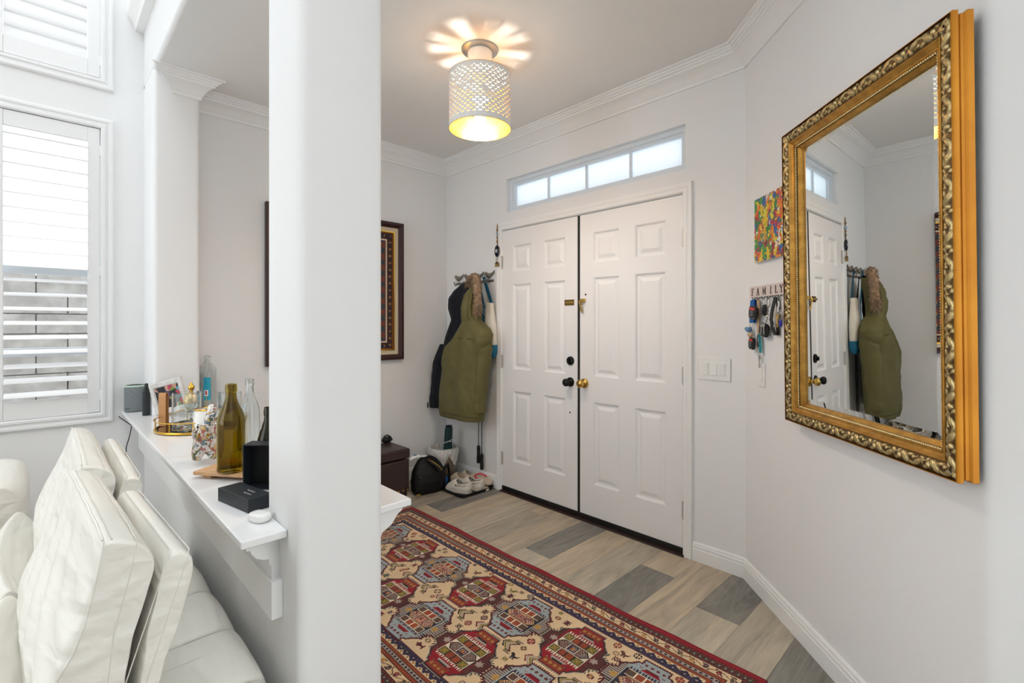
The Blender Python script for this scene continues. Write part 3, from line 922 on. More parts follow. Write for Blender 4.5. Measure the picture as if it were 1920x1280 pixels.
M['plastic'] = mat('white_plastic', (240, 240, 238), 0.3, bump=(30, 0.02))
t = thing('light_switch', 'white three rocker light switch right of the double door', 'light switch', (-1.122, DW, 1.013))
obj('plate', G().box(-.089, .089, -.0065, -.0004, 0, .122), 'plastic', t, bevel=.004)
for i, x in enumerate((-.046, 0, .046)):
    p = obj('rocker_frame', G().box(x - .0178, x + .0178, -.0078, -.006, .027, .095), 'plastic', t, bevel=.001)
    s = 1 if i == 1 else -1
    obj('rocker', G().prism([(-.0075, .029), (-.0095 - .0025 * (s < 0) * 0 - (.003 if s > 0 else 0), .029), (-.0095, .061), (-.0095 - (.003 if s < 0 else 0), .093), (-.0075, .093)], 'x', x - .0162, x + .0162), 'plastic', p, bevel=.0008)
    for zz in (.012, .110):
        obj('screw', lathe_y([(.003, .006), (.003, .0075), (.001, .0078)], 10), 'plastic', t, loc=(x, 0, zz))
t = on_angled('wall_dimmer', 'narrow white wall switch plate under the hanging keys', 'light switch', .172, 1.015)
obj('plate', G().box(-.036, .036, -.006, -.0004, 0, .116), 'plastic', t, bevel=.004)
p = obj('rocker', G().box(-.0165, .0165, -.0085, -.005, .025, .092), 'plastic', t, bevel=.0015)
obj('slider', G().box(.0185, .0215, -.0095, -.005, .04, .056), 'plastic', t, bevel=.0008)

# ================================================================== KEYS ON THE RACK
M['strapblue'] = mat('blue_webbing', (30, 98, 170), 0.8, bump=(400, 0.4))
M['teal'] = mat('teal_webbing', (36, 140, 150), 0.8, bump=(400, 0.4))
M['fob'] = mat('black_fob_plastic', (28, 28, 30), 0.45, bump=(200, 0.1))
M['fobred'] = mat('red_button', (214, 52, 40), 0.45, bump=(200, 0.05))
M['fobgrey'] = mat('grey_button', (96, 108, 120), 0.45, bump=(200, 0.05))
M['keysteel'] = mat('nickel_key', (176, 174, 168), 0.28, 1.0, bump=(90, 0.1))
M['leatherblack'] = mat('black_leather_strap', (30, 30, 32), 0.5, bump=(150, 0.2))
M['charmblue'] = mat('pale_blue_charm', (112, 150, 186), 0.6, bump=(50, 0.2), var=(30, (60, 90, 130), .5))
M['charmtan'] = mat('tan_charm', (200, 168, 130), 0.7, bump=(50, 0.2))
M['cobalt'] = mat('cobalt_blue_plastic', (28, 40, 160), 0.3, bump=(30, 0.02))
def ribbon(pts, w, th=.002):
    """flat strap: pts (x,y,z), width along x"""
    rings = [[(p[0] - w / 2, p[1] - th / 2, p[2]), (p[0] + w / 2, p[1] - th / 2, p[2]), (p[0] + w / 2, p[1] + th / 2, p[2]), (p[0] - w / 2, p[1] + th / 2, p[2])] for p in pts]
    return G().loft(rings, True)
def ringy(cx, cz, r, y=-.02, wr=.0012, tilt=0):
    return G().tube([(cx + r * math.cos(2 * PI * k / 24), y + tilt * r * math.cos(2 * PI * k / 24), cz + r * math.sin(2 * PI * k / 24)) for k in range(24)], wr, 6, closed=True)
def key_shape(L=.052, bow=.012):
    g = G()
    n = 16; outer = [(bow * math.cos(2 * PI * k / n), bow * .95 * math.sin(2 * PI * k / n)) for k in range(n)]
    inner = [(.004 * math.cos(2 * PI * k / n), .005 + .0035 * math.sin(2 * PI * k / n)) for k in range(n)]
    for y0, y1 in ((-.001, .001),):
        rings = [[(p[0], y0, p[1]) for p in outer], [(p[0], y0, p[1]) for p in inner], [(p[0], y1, p[1]) for p in inner], [(p[0], y1, p[1]) for p in outer], [(p[0], y0, p[1]) for p in outer]]
        g.loft(rings, False)
    b = [(-.0042, -bow * .8), (.0042, -bow * .8), (.0042, -.022), (.0024, -.026), (.0042, -.030), (.0022, -.035), (.004, -.040), (.002, -L + .004), (-.001, -L), (-.0042, -L + .005)]
    g.prism(b, 'y', -.0009, .0009)
    return g
def fob(parent, cx, cz, w, h, y, rot=0.0, red=True):
    n = 20
    def ring(yy, s):
        return [(s * w / 2 * math.copysign(abs(math.cos(2 * PI * k / n)) ** .55, math.cos(2 * PI * k / n)), yy, s * h / 2 * math.copysign(abs(math.sin(2 * PI * k / n)) ** .6, math.sin(2 * PI * k / n))) for k in range(n)]
    g = G().loft([ring(.006, .8), ring(.004, .97), ring(0, 1), ring(-.004, .97), ring(-.007, .82)], True)
    f = obj('key_fob', g, 'fob', parent, loc=(cx, y, cz), rot=(0, rot, 0)); autosmooth(f, .7)
    if red:
        obj('panic_button', G().box(-w * .30, w * .30, -.0085, -.006, h * .18, h * .36), 'fobred', f, bevel=.001)
        for i in range(2):
            obj('button', G().box(-w * .14, w * .14, -.0085, -.006, h * (-.02 - .2 * i), h * (.11 - .2 * i)), 'fobgrey', f, bevel=.001)
        obj('lanyard_hole', G().lathe([(.001, 0), (.0035, 0), (.0035, .001), (.001, .001)], 10).xform(Matrix.Translation((w * .26, -.0078, -h * .38)) @ Matrix.Rotation(PI / 2, 4, 'X')), 'keysteel', f)
    return f
kz = 1.449
def keyset(name, label, along, z):
    return on_angled(name, label, 'keys', along, z, group='keys on the rack')
t = keyset('key_lanyard', 'blue lanyard with black car fob and blue charm, leftmost on key rack', .13, 1.44)
obj('lanyard', ribbon([(.004, -.016, 0), (-.002, -.024, -.004), (-.012, -.022, -.05), (-.022, -.020, -.115)], .042), 'strapblue', t)
obj('lanyard', ribbon([(.006, -.012, 0), (0, -.008, -.02), (-.018, -.010, -.115)], .038), 'strapblue', t)
obj('split_ring', ringy(-.026, -.128, .013), 'keysteel', t)
fob(t, .030, -.066, .082, .068, -.036, .12)
g = G().ball((-.045, -.022, -.150), .020, 14, 8, (1.25, .6, .7)).ball((-.064, -.024, -.145), .010, 10, 6).ball((-.028, -.024, -.143), .009, 10, 6)
obj('cap_charm', g, 'charmblue', t, smooth=True)
obj('bead_charm', G().ball((-.030, -.022, -.176), .016, 14, 8, (1.3, .7, .7)), 'charmtan', t, smooth=True)
fob(t, -.004, -.217, .058, .062, -.026, .1)
t = keyset('key_lanyard', 'woven strap with teal loop and single nickel key hanging lowest on key rack', .165, 1.44)
g = G()
obj('woven_strap', ribbon([(.0, -.016, 0), (-.002, -.012, -.05), (-.006, -.012, -.11), (-.004, -.012, -.17)], .022), 'charmtan', t)
obj('carabiner', G().tube([(.004 + .010 * math.cos(2 * PI * k / 20), -.016, -.200 + .030 * math.sin(2 * PI * k / 20)) for k in range(20)], .0022, 6, closed=True), 'fob', t)
obj('teal_loop', ribbon([(.012, -.016, -.17), (.020, -.016, -.20), (.024, -.015, -.26)], .024), 'teal', t)
obj('split_ring', ringy(.020, -.268, .010), 'keysteel', t)
obj('key', key_shape(.052, .0115), 'keysteel', t, loc=(.016, -.016, -.283), rot=(0, .08, 0))
t = keyset('key_bunch', 'black fob with two nickel keys on a steel clip, middle of key rack', .262, 1.44)
obj('clip', G().tube([(.006 + .014 * math.cos(a), -.018, -.02 + .024 * math.sin(a)) for a in [2 * PI * k / 22 for k in range(22)]], .0028, 6, closed=True), 'keysteel', t)
obj('chain', G().tube([(.004 - .0011 * i + .004 * math.sin(i * 2.2), -.018 + .003 * math.cos(i * 2.2), -.04 - .0065 * i) for i in range(12)], .0032, 6), 'keysteel', t)
f = fob(t, -.026, -.148, .088, .066, -.022, .25, False)
obj('key', key_shape(.046, .012), 'keysteel', t, loc=(-.026, -.034, -.125), rot=(0, .12, 0))
obj('key', key_shape(.046, .012), 'keysteel', t, loc=(-.002, -.036, -.125), rot=(0, -.1, 0))
t = keyset('key_strap', 'small dark fob on a thin ring behind the steel clip', .212, 1.44)
obj('split_ring', ringy(.004, -.014, .012, -.014), 'keysteel', t)
fob(t, .006, -.055, .030, .055, -.010, 0, False)
t = keyset('wrist_strap', 'folded black leather wrist strap hanging near the right end of key rack', .318, 1.44)
obj('strap', ribbon([(.008, -.016, .0), (.004, -.022, -.03), (-.012, -.022, -.07), (-.018, -.022, -.10), (-.006, -.02, -.14), (.012, -.018, -.172)], .026, .004), 'leatherblack', t, bevel=.001)
obj('strap', ribbon([(.012, -.012, .0), (.016, -.008, -.05), (.010, -.010, -.10), (.020, -.010, -.172)], .024, .003), 'leatherblack', t, bevel=.001)
t = keyset('key_bunch', 'bunch of pale keys with a cobalt blue tag next to the mirror frame', .368, 1.44)
obj('split_ring', ringy(.0, -.012, .016, -.02), 'keysteel', t)
obj('cord', G().tube([(-.006 + .004 * math.sin(i), -.022, -.02 - .008 * i) for i in range(7)], .004, 6), 'plastic', t)
for x, z, r in ((-.012, -.075, .2), (.004, -.085, -.05), (-.022, -.09, .35), (.012, -.07, -.25)):
    obj('key', key_shape(.05, .0125), 'keysteel', t, loc=(x, -.024 - .004 * r, z), rot=(0, r, 0))
obj('key', key_shape(.05, .0115), 'brass', t, loc=(.0, -.03, -.088), rot=(0, 0, 0))
obj('tag', G().ball((.020, -.026, -.118), .018, 14, 8, (.5, .35, 1)), 'cobalt', t, smooth=True)
# ================================================================== THINGS ON THE LEDGE
LZ = .8002
M['fabgrey'] = mat('heathered_fabric', (138, 144, 146), 0.9, bump=(500, 0.5, 0.001), var=(220, (96, 102, 104), 0.7))
M['mint'] = mat('pale_ring', (190, 214, 196), 0.4, bump=(30, 0.02))
M['darkplastic'] = mat('dark_plastic', (40, 44, 46), 0.4, bump=(100, 0.05))
t = thing('smart_speaker', 'grey fabric cylinder smart speaker at the far end of the ledge', 'speaker', (-3.643, .393, LZ))
o = obj('fabric_body', G().lathe([(.004, .004), (.050, .004), (.0525, .010), (.0525, .140), (.0505, .148)], 40), 'fabgrey', t); autosmooth(o, .6)
o = obj('top_ring', G().lathe([(.0505, .147), (.0515, .151), (.0490, .155), (.0450, .156)], 40), 'mint', t); autosmooth(o, .6)
o = obj('top_cap', G().lathe([(.046, .1545), (.040, .1535), (.003, .1535)], 32), 'darkplastic', t)
o = obj('base_foot', G().lathe([(.003, 0), (.048, 0), (.048, .005), (.003, .005)], 32), 'darkplastic', t)
for i, ch in enumerate('amazon'):
    a = math.radians(-62 + i * 5.4)
    me = text_mesh(ch, .011); me.materials.append(M['darkplastic'])
    l = bpy.data.objects.new('logo_letter', me); C.objects.link(l); l.parent = t
    l.location = (.0532 * math.cos(a), .0532 * math.sin(a), .022); l.rotation_euler = (PI / 2, 0, a + PI / 2)
t = thing('power_cord', 'thin black cord hanging from the ledge end behind the sofa', 'cord', (-3.684, .38, .4))
obj('cable', G().tube([(0.02, -.062, .375), (.012, -.05, .36), (.008, -.0, .31), (.008, -.01, .25), (.008, -.025, .19), (.008, -.03, .12), (.008, -.03, .01)], .0025, 8), 'blackrub', t, smooth=True)
t = thing('spray_bottle', 'slim black spray bottle behind the tilted photo frame', 'bottle', (-3.425, .4195, LZ))
o = obj('body', G().lathe([(.003, 0), (.018, 0), (.019, .004), (.019, .125), (.019, .132), (.010, .135), (.003, .135)], 24), 'darkplastic', t); autosmooth(o, .5)
o = obj('cap', G().lathe([(.016, .135), (.016, .155), (.011, .158), (.009, .160), (.009, .178), (.006, .182), (.002, .182)], 20), 'darkplastic', t); autosmooth(o, .5)
obj('nozzle', G().box(-.004, .016, -.004, .004, .165, .175), 'darkplastic', o, bevel=.001)

# photo frame, leaning and propped
def photo_material():
    m = bpy.data.materials.new('group_snapshot'); m.use_nodes = True
    nt = m.node_tree; L = nt.links.new; p = nt.nodes['Principled BSDF']
    tc = nt.nodes.new('ShaderNodeTexCoord')
    vo = nt.nodes.new('ShaderNodeTexVoronoi'); vo.inputs['Scale'].default_value = 34; L(tc.outputs['Object'], vo.inputs['Vector'])
    sp = nt.nodes.new('ShaderNodeSeparateColor'); L(vo.outputs['Color'], sp.inputs[0])
    r = nt.nodes.new('ShaderNodeValToRGB'); r.color_ramp.interpolation = 'CONSTANT'
    pal = [(18, 18, 22), (24, 30, 40), (200, 150, 130), (14, 14, 16), (70, 160, 170), (26, 26, 30), (180, 60, 80), (16, 18, 22), (110, 140, 60), (22, 22, 26), (70, 60, 110)]
    el = r.color_ramp.elements
    while len(el) < len(pal): el.new(.5)
    for i, c in enumerate(pal):
        el[i].position = i / len(pal); el[i].color = srgb(*c)
    L(sp.outputs[0], r.inputs['Fac']); L(r.outputs['Color'], p.inputs['Base Color']); p.inputs['Roughness'].default_value = .25
    return m
M['snapshot'] = photo_material()
M['whitewash'] = mat('distressed_white_wood', (226, 224, 220), 0.6, bump=(60, 0.2), var=(25, (190, 184, 176), 0.6))
BL, TL, TR = Vector((-3.352, .456, .8015)), Vector((-3.385, .420, .975)), Vector((-3.18, .535, 1.03))
ax = (TR - TL).normalized(); az = (TL - BL); hgt = az.length; az = (az - ax * az.dot(ax)).normalized(); ay = az.cross(ax)
fw, fh = (TR - TL).length, hgt
t = thing('photo_frame', 'whitewashed photo frame leaning tilted against the gold tray', 'picture frame', BL)
mt = Matrix((ax, ay, az)).transposed().to_4x4()
def pf(g): return g.xform(mt)
rings = []
for (xx, zz, sx, sz) in ((0, 0, 1, 1), (fw, 0, -1, 1), (fw, fh, -1, -1), (0, fh, 1, -1), (0, 0, 1, 1)):
    rings.append([(xx + sx * a, y, zz + sz * a) for a, y in ((0, .012), (0, 0), (.004, -.004), (.026, -.003), (.030, .004), (.030, .012), (0, .012))])
o = obj('frame', pf(G().loft(rings, False)), 'whitewash', t); autosmooth(o, .5)
o = obj('photo', pf(G().box(.028, fw - .028, .004, .008, .028, fh - .028)), 'snapshot', t, label='colourful group snapshot')
obj('back_board', pf(G().box(.004, fw - .004, .009, .012, .004, fh - .004)), 'bronze', t)

# gold tray
M['gold'] = mat('polished_gold', (222, 178, 76), 0.22, 1.0, bump=(60, 0.05))
M['traymirror'] = mat('smoked_mirror', (150, 140, 130), 0.05, 1.0, bump=(9, 0.02))
TX, TY, TRD = -2.83, .572, .196
t = thing('serving_tray', 'round gold gallery tray with mirrored base on the ledge', 'tray', (TX, TY, LZ))
o = obj('base_rim', G().lathe([(TRD - .006, .002), (TRD, .004), (TRD + .002, .009), (TRD, .014), (TRD - .006, .014)], 72), 'gold', t); autosmooth(o, .8)
obj('mirror_base', G().lathe([(.003, .004), (TRD - .003, .004), (TRD - .003, .0095), (.003, .0095)], 72), 'traymirror', t)
for k in range(4):
    a = PI / 4 + k * PI / 2
    obj('foot', G().lathe([(.002, 0), (.007, 0), (.008, .003), (.006, .005)], 14, c=(.18 * math.cos(a), .18 * math.sin(a))), 'gold', t)
obj('gallery_rail', G().tube([(TRD * math.cos(2 * PI * k / 72), TRD * math.sin(2 * PI * k / 72), .056 + .014 * math.exp(-((((2 * PI * k / 72) - 3.45 + PI) % (2 * PI) - PI) / .22) ** 2)) for k in range(72)], .0026, 8, closed=True), 'gold', t, smooth=True)
for k in range(12):
    a = k * PI / 6 + .14
    obj('gallery_post', G().tube([(TRD * math.cos(a), TRD * math.sin(a), .012), (TRD * math.cos(a), TRD * math.sin(a), .058)], .0024, 8), 'gold', t)
M['tanleather'] = mat('tan_leather', (200, 146, 92), 0.55, bump=(120, 0.2), var=(30, (180, 124, 72), 0.5))
t = thing('leather_loop', 'upright tan leather strap loop on the gold tray', 'strap', (-2.945, .432, LZ + .0100), .80)
o = obj('strap', ribbon([(-.0, -.012, .0), (0, -.013, .08), (0, -.012, .160), (0, -.008, .166), (0, .002, .166), (0, .006, .160), (0, .007, .08), (0, .008, .0)], .036, .0035), 'tanleather', t, bevel=.001)
def glass_mat(name, col, rough=0.0):
    return mat(name, col, rough, 0, trans=1.0, ior=1.45, bump=(4, 0.0))
M['clear'] = mix_transparent('clear_thin_glass', 'ShaderNodeBsdfGlossy', 0.13)
M['clearglass'] = glass_mat('clear_glass', (246, 250, 250))
M['olive'] = glass_mat('olive_glass', (176, 156, 24))
M['darkglass'] = glass_mat('dark_olive_glass', (92, 92, 60))
M['frostwhite'] = mat('white_ceramic', (244, 243, 240), 0.25, bump=(30, 0.02))
def tumbler(prof_r, h, base=.008, wall=.0025):
    return [(.003, 0), (prof_r - .003, 0), (prof_r, .003), (prof_r, h), (prof_r - wall, h + .0008), (prof_r - wall, base), (.003, base)]
t = thing('glass_cylinder', 'clear glass cylinder at the front of the gold tray', 'glass', (-2.775, .497, LZ + .0100))
o = obj('vessel', G().lathe(tumbler(.060, .178), 40), 'clearglass', t); autosmooth(o, .6)
t = thing('glass_cylinder', 'clear glass cylinder at the foyer side of the gold tray', 'glass', (-2.745, .675, LZ + .0100))
o = obj('vessel', G().lathe(tumbler(.055, .165), 40), 'clearglass', t); autosmooth(o, .6)
t = thing('perfume_jar', 'footed glass jar with gold filigree dome and finial on the tray', 'jar', (-2.905, .540, LZ + .0100))
o = obj('foot', G().lathe([(.003, 0), (.030, 0), (.030, .004), (.010, .012), (.006, .02), (.006, .05), (.012, .062), (.004, .062)], 28), 'clearglass', t); autosmooth(o, .6)
o = obj('bowl', G().lathe([(.006, .062), (.022, .068), (.034, .088), (.036, .112), (.034, .114), (.031, .09), (.02, .072), (.004, .066)], 32), 'clearglass', t); autosmooth(o, .6)
M['filigree'] = mat('pale_gold_filigree', (236, 216, 176), 0.3, 0.5, bump=(120, 0.5, 0.003), var=(90, (200, 160, 90), 0.8))
o = obj('gold_dome', G().lathe([(.036, .108), (.037, .116), (.034, .134), (.026, .150), (.014, .160), (.004, .163)], 32), 'filigree', t); autosmooth(o, .6)
obj('finial', G().lathe([(.004, .160), (.010, .164), (.006, .170), (.013, .178), (.015, .187), (.012, .196), (.006, .201), (.007, .205), (.002, .212)], 20), 'gold', o, smooth=True)
t = thing('white_cup', 'white tapered ceramic cup with gold rim on the tray', 'cup', (-2.664, .548, LZ + .0100))
o = obj('cup', G().lathe([(.003, 0), (.047, 0), (.049, .003), (.041, .105), (.038, .106), (.040, .01), (.003, .01)], 36), 'frostwhite', t); autosmooth(o, .5)
o = obj('gold_rim', G().lathe([(.0415, .101), (.043, .105), (.040, .109), (.037, .106)], 36), 'gold', t); autosmooth(o, .8)
obj('gold_stick', G().tube([(.01, .004, .02), (.012, .006, .165)], .0016, 6), 'gold', t)
# big clear bottle with blue label
M['bluelabel'] = mat('turquoise_label', (40, 160, 188), 0.4, bump=(60, 0.02))
M['redprint'] = mat('red_print', (190, 60, 60), 0.5, bump=(60, 0.02))
t = thing('water_bottle', 'large clear round shouldered bottle with turquoise label by the foyer wall', 'bottle', (-3.462, .7285, LZ))
o = obj('glass_body', G().lathe([(.003, 0), (.050, 0), (.054, .005), (.054, .20), (.052, .225), (.044, .252), (.028, .274), (.018, .284), (.015, .292), (.015, .312), (.019, .314), (.019, .322), (.015, .324), (.013, .324), (.013, .288), (.024, .272), (.040, .25), (.050, .22), (.0515, .2), (.0515, .006), (.003, .006)], 40), 'clearglass', t); autosmooth(o, .6)
g = G()
rings = [[(.0550 * math.cos(a), .0550 * math.sin(a), z) for a in [math.radians(-34 + 5 * k) for k in range(9)]] for z in (.055, .195)]
lb = obj('label', g.loft(rings, False, closed=False), 'bluelabel', t)
g = G()
rings = [[(.0553 * math.cos(a), .0553 * math.sin(a), z) for a in [math.radians(-28 + 5 * k) for k in range(5)]] for z in (.082, .118)]
o = obj('label_patch', g.loft(rings, False, closed=False), 'frostwhite', lb)
rings = [[(.0556 * math.cos(a), .0556 * math.sin(a), z) for a in [math.radians(-24 + 5 * k) for k in range(3)]] for z in (.088, .112)]
obj('label_print', G().loft(rings, False, closed=False), 'redprint', lb)
def wine(r, h, neck, sh):
    """hollow wine bottle profile: body radius, height, neck radius, shoulder start"""
    return [(.003, .012), (r * .55, .008), (r * .9, 0), (r, .006), (r, sh), (r * .97, sh + .018), (r * .82, sh + .038), (neck * 1.45, sh + .062), (neck * 1.08, sh + .082), (neck, sh + .10), (neck * .96, h - .028), (neck * 1.14, h - .026), (neck * 1.14, h - .010), (neck * 1.05, h - .008), (neck * 1.05, h), (neck * .72, h),
            (neck * .7, sh + .09), (r * .74, sh + .036), (r * .91, sh + .014), (r * .93, sh - .005), (r * .93, .016), (.003, .02)]
t = thing('wine_bottle', 'clear empty wine bottle standing behind the olive bottle', 'bottle', (-2.20, .615, LZ))
o = obj('glass', G().lathe(wine(.038, .292, .0145, .15), 40), 'clearglass', t); autosmooth(o, .6)
t = thing('wine_bottle', 'short dark glass wine bottle behind the open black box', 'bottle', (-1.738, .545, LZ))
o = obj('glass', G().lathe(wine(.036, .238, .0145, .115), 40), 'darkglass', t); autosmooth(o, .6)
# board and olive bottle
M['bamboo'] = mat('bamboo', (222, 180, 136), 0.45, bump=(80, 0.1), var=(30, (200, 152, 106), 0.6), stretch=(1, 14, 1))
t = thing('serving_board', 'small bamboo slat board under the olive wine bottle', 'board', (-1.905, .358, LZ), .62)
for i in range(5):
    obj('slat', G().box(0, .23, .034 * i, .034 * i + .0325, .012, .024), 'bamboo', t, bevel=.0025)
for x in (.03, .18):
    obj('foot', G().box(x, x + .028, .012, .158, 0, .0118), 'bamboo', t, bevel=.002)
t = thing('wine_bottle', 'olive green wine bottle standing on the bamboo board', 'bottle', (-1.822, .452, LZ + .0245))
o = obj('glass', G().lathe(wine(.042, .292, .0160, .162), 48), 'olive', t); autosmooth(o, .6)
# black box and lid
M['boxblack'] = mat('matte_black_card', (34, 40, 46), 0.45, bump=(200, 0.05))
M['boxdark'] = mat('black_lining', (16, 18, 20), 0.6, bump=(200, 0.05))
M['silverink'] = mat('silver_foil', (150, 154, 158), 0.35, 0.7, bump=(100, 0.02))
t = thing('gift_box', 'matte black gift box bottom standing open on its side by the pillar', 'box', (-1.668, .446, LZ), .80)
W_, Hh, Dp = .15, .140, .055
obj('back_panel', G().box(0, W_, Dp - .003, Dp, 0, Hh), 'boxdark', t)
for a in ((0, .003, 0, Dp - .0035, 0, Hh), (W_ - .003, W_, 0, Dp - .0035, 0, Hh), (.0035, W_ - .0035, 0, Dp - .0035, 0, .003), (.0035, W_ - .0035, 0, Dp - .0035, Hh - .003, Hh)):
    obj('side_panel', G().box(*a), 'boxblack', t)
t = thing('box_lid', 'matte black box lid with silver lettering lying near the pillar', 'box lid', (-1.615, .366, LZ), .20)
obj('shell', G().box(0, .173, 0, .066, 0, .038), 'boxblack', t, bevel=.0015)
g = G()
for q, (zx, wv, y0) in enumerate(((.09, 7, .040), (.10, 5, .024))):
    o = obj('script_line', G().tube([(zx + .0016 * i, y0 + .0028 * math.sin(i * 1.7 + q) + .001 * math.sin(i * .6), .0384) for i in range(26)], .0006, 4), 'silverink', t)
t = thing('earbud_case', 'glossy white rounded earbud case at the near end of the ledge', 'case', (-1.375, .4085, LZ), .35)
n = 24
def se(s, z): return [(s * .031 * math.copysign(abs(math.cos(2 * PI * k / n)) ** .75, math.cos(2 * PI * k / n)), s * .0225 * math.copysign(abs(math.sin(2 * PI * k / n)) ** .75, math.sin(2 * PI * k / n)), z) for k in range(n)]
o = obj('case_body', G().loft([se(.55, 0), se(.88, .0015), se(.98, .006), se(1, .0105), se(.98, .0150)], True), 'frostwhite', t); autosmooth(o, .9)
o = obj('case_lid', G().loft([se(.985, .0153), se(.96, .0175), se(.86, .0205), se(.5, .0215)], True), 'frostwhite', t); autosmooth(o, .9)

# porcelain elephant
def porcelain_material():
    m = bpy.data.materials.new('painted_porcelain'); m.use_nodes = True
    nt = m.node_tree; L = nt.links.new; p = nt.nodes['Principled BSDF']
    tc = nt.nodes.new('ShaderNodeTexCoord')
    nz = nt.nodes.new('ShaderNodeTexNoise'); nz.inputs['Scale'].default_value = 30; L(tc.outputs['Object'], nz.inputs['Vector'])
    ad = nt.nodes.new('ShaderNodeMix'); ad.data_type = 'RGBA'; ad.blend_type = 'LINEAR_LIGHT'; ad.inputs[0].default_value = .03
    L(tc.outputs['Object'], ad.inputs[6]); L(nz.outputs['Color'], ad.inputs[7])
    vo = nt.nodes.new('ShaderNodeTexVoronoi'); vo.inputs['Scale'].default_value = 74; L(ad.outputs[2], vo.inputs['Vector'])
    ve = nt.nodes.new('ShaderNodeTexVoronoi'); ve.feature = 'DISTANCE_TO_EDGE'; ve.inputs['Scale'].default_value = 74; L(ad.outputs[2], ve.inputs['Vector'])
    sp = nt.nodes.new('ShaderNodeSeparateColor'); L(vo.outputs['Color'], sp.inputs[0])
    r = nt.nodes.new('ShaderNodeValToRGB'); r.color_ramp.interpolation = 'CONSTANT'
    pal = [(238, 234, 226), (236, 232, 226), (196, 120, 112), (240, 236, 230), (116, 136, 150), (238, 232, 224), (214, 140, 130), (236, 232, 226), (104, 120, 90), (240, 236, 230), (218, 186, 130), (238, 234, 228)]
    el = r.color_ramp.elements
    while len(el) < len(pal): el.new(.5)
    for i, c in enumerate(pal):
        el[i].position = i / len(pal); el[i].color = srgb(*c)
    L(sp.outputs[0], r.inputs['Fac'])
    lt = nt.nodes.new('ShaderNodeMath'); lt.operation = 'LESS_THAN'; lt.inputs[1].default_value = .05; L(ve.outputs['Distance'], lt.inputs[0])
    gt = nt.nodes.new('ShaderNodeMath'); gt.operation = 'GREATER_THAN'; gt.inputs[1].default_value = .45; L(sp.outputs[1], gt.inputs[0])
    mu = nt.nodes.new('ShaderNodeMath'); mu.operation = 'MULTIPLY'; L(lt.outputs[0], mu.inputs[0]); L(gt.outputs[0], mu.inputs[1])
    mx = nt.nodes.new('ShaderNodeMix'); mx.data_type = 'RGBA'; L(mu.outputs[0], mx.inputs[0]); L(r.outputs['Color'], mx.inputs[6]); mx.inputs[7].default_value = srgb(74, 70, 66)
    L(mx.outputs[2], p.inputs['Base Color']); p.inputs['Roughness'].default_value = .12; p.inputs['Coat Weight'].default_value = .4
    return m
M['porcelain'] = porcelain_material()
M['figgold'] = M['gold']
t = thing('elephant_figurine', 'painted porcelain elephant figurine with raised trunk on the ledge', 'figurine', (-2.095, .438, LZ), -.35)
def skin_mesh(name, verts, edges, radii, m, parent, root=0, sub=2):
    me = bpy.data.meshes.new(name); me.from_pydata(verts, edges, [])
    o = bpy.data.objects.new(name, me); C.objects.link(o); o.parent = parent
    o.modifiers.new('skin', 'SKIN')
    for i, rr in enumerate(radii):
        rr = rr if hasattr(rr, '__len__') else (rr, rr)
        me.skin_vertices[0].data[i].radius = rr
        me.skin_vertices[0].data[i].use_root = (i == root)
    s = o.modifiers.new('sub', 'SUBSURF'); s.levels = sub; s.render_levels = sub
    me.materials.append(M[m]); me.shade_smooth()
    dg = bpy.context.evaluated_depsgraph_get()
    nm = bpy.data.meshes.new_from_object(o.evaluated_get(dg))
    o.modifiers.clear(); o.data = nm; nm.shade_smooth()
    return o
V = [(-.045, 0, .098), (-.015, 0, .104), (.018, 0, .102), (.046, .004, .120), (.062, .010, .140), (.070, .018, .162), (.070, .025, .190), (.064, .028, .212), (.058, .026, .226),
     (-.045, .026, .05), (-.046, .027, .012), (-.045, -.026, .05), (-.046, -.027, .012), (.026, .026, .05), (.030, .027, .012), (.026, -.026, .05), (.030, -.027, .012), (-.075, 0, .095)]
E_ = [(0, 1), (1, 2), (2, 3), (3, 4), (4, 5), (5, 6), (6, 7), (7, 8), (0, 9), (9, 10), (0, 11), (11, 12), (2, 13), (13, 14), (2, 15), (15, 16), (0, 17)]
Rr = [.036, .040, .038, .030, .025, .020, .018, .016, .014, .021, .020, .021, .020, .021, .020, .021, .020, .014]
bd = skin_mesh('body', V, E_, Rr, 'porcelain', t, 1)
for s in (-1, 1):
    obj('ear', G().ball((.036, s * .034, .120), .024, 14, 8, (.55, .3, 1)), 'porcelain', t, smooth=True)
    obj('tusk', G().tube([(.068, s * .012, .122), (.082, s * .016, .112), (.094, s * .016, .116)], [.005, .004, .001], 8), 'figgold', t, smooth=True)
    obj('eye', G().ball((.064, s * .0185, .146), .004, 8, 6), 'boxdark', t, smooth=True)
obj('tail', G().tube([(-.084, 0, .100), (-.095, 0, .085), (-.094, 0, .06)], [.005, .004, .003], 8), 'porcelain', t, smooth=True)

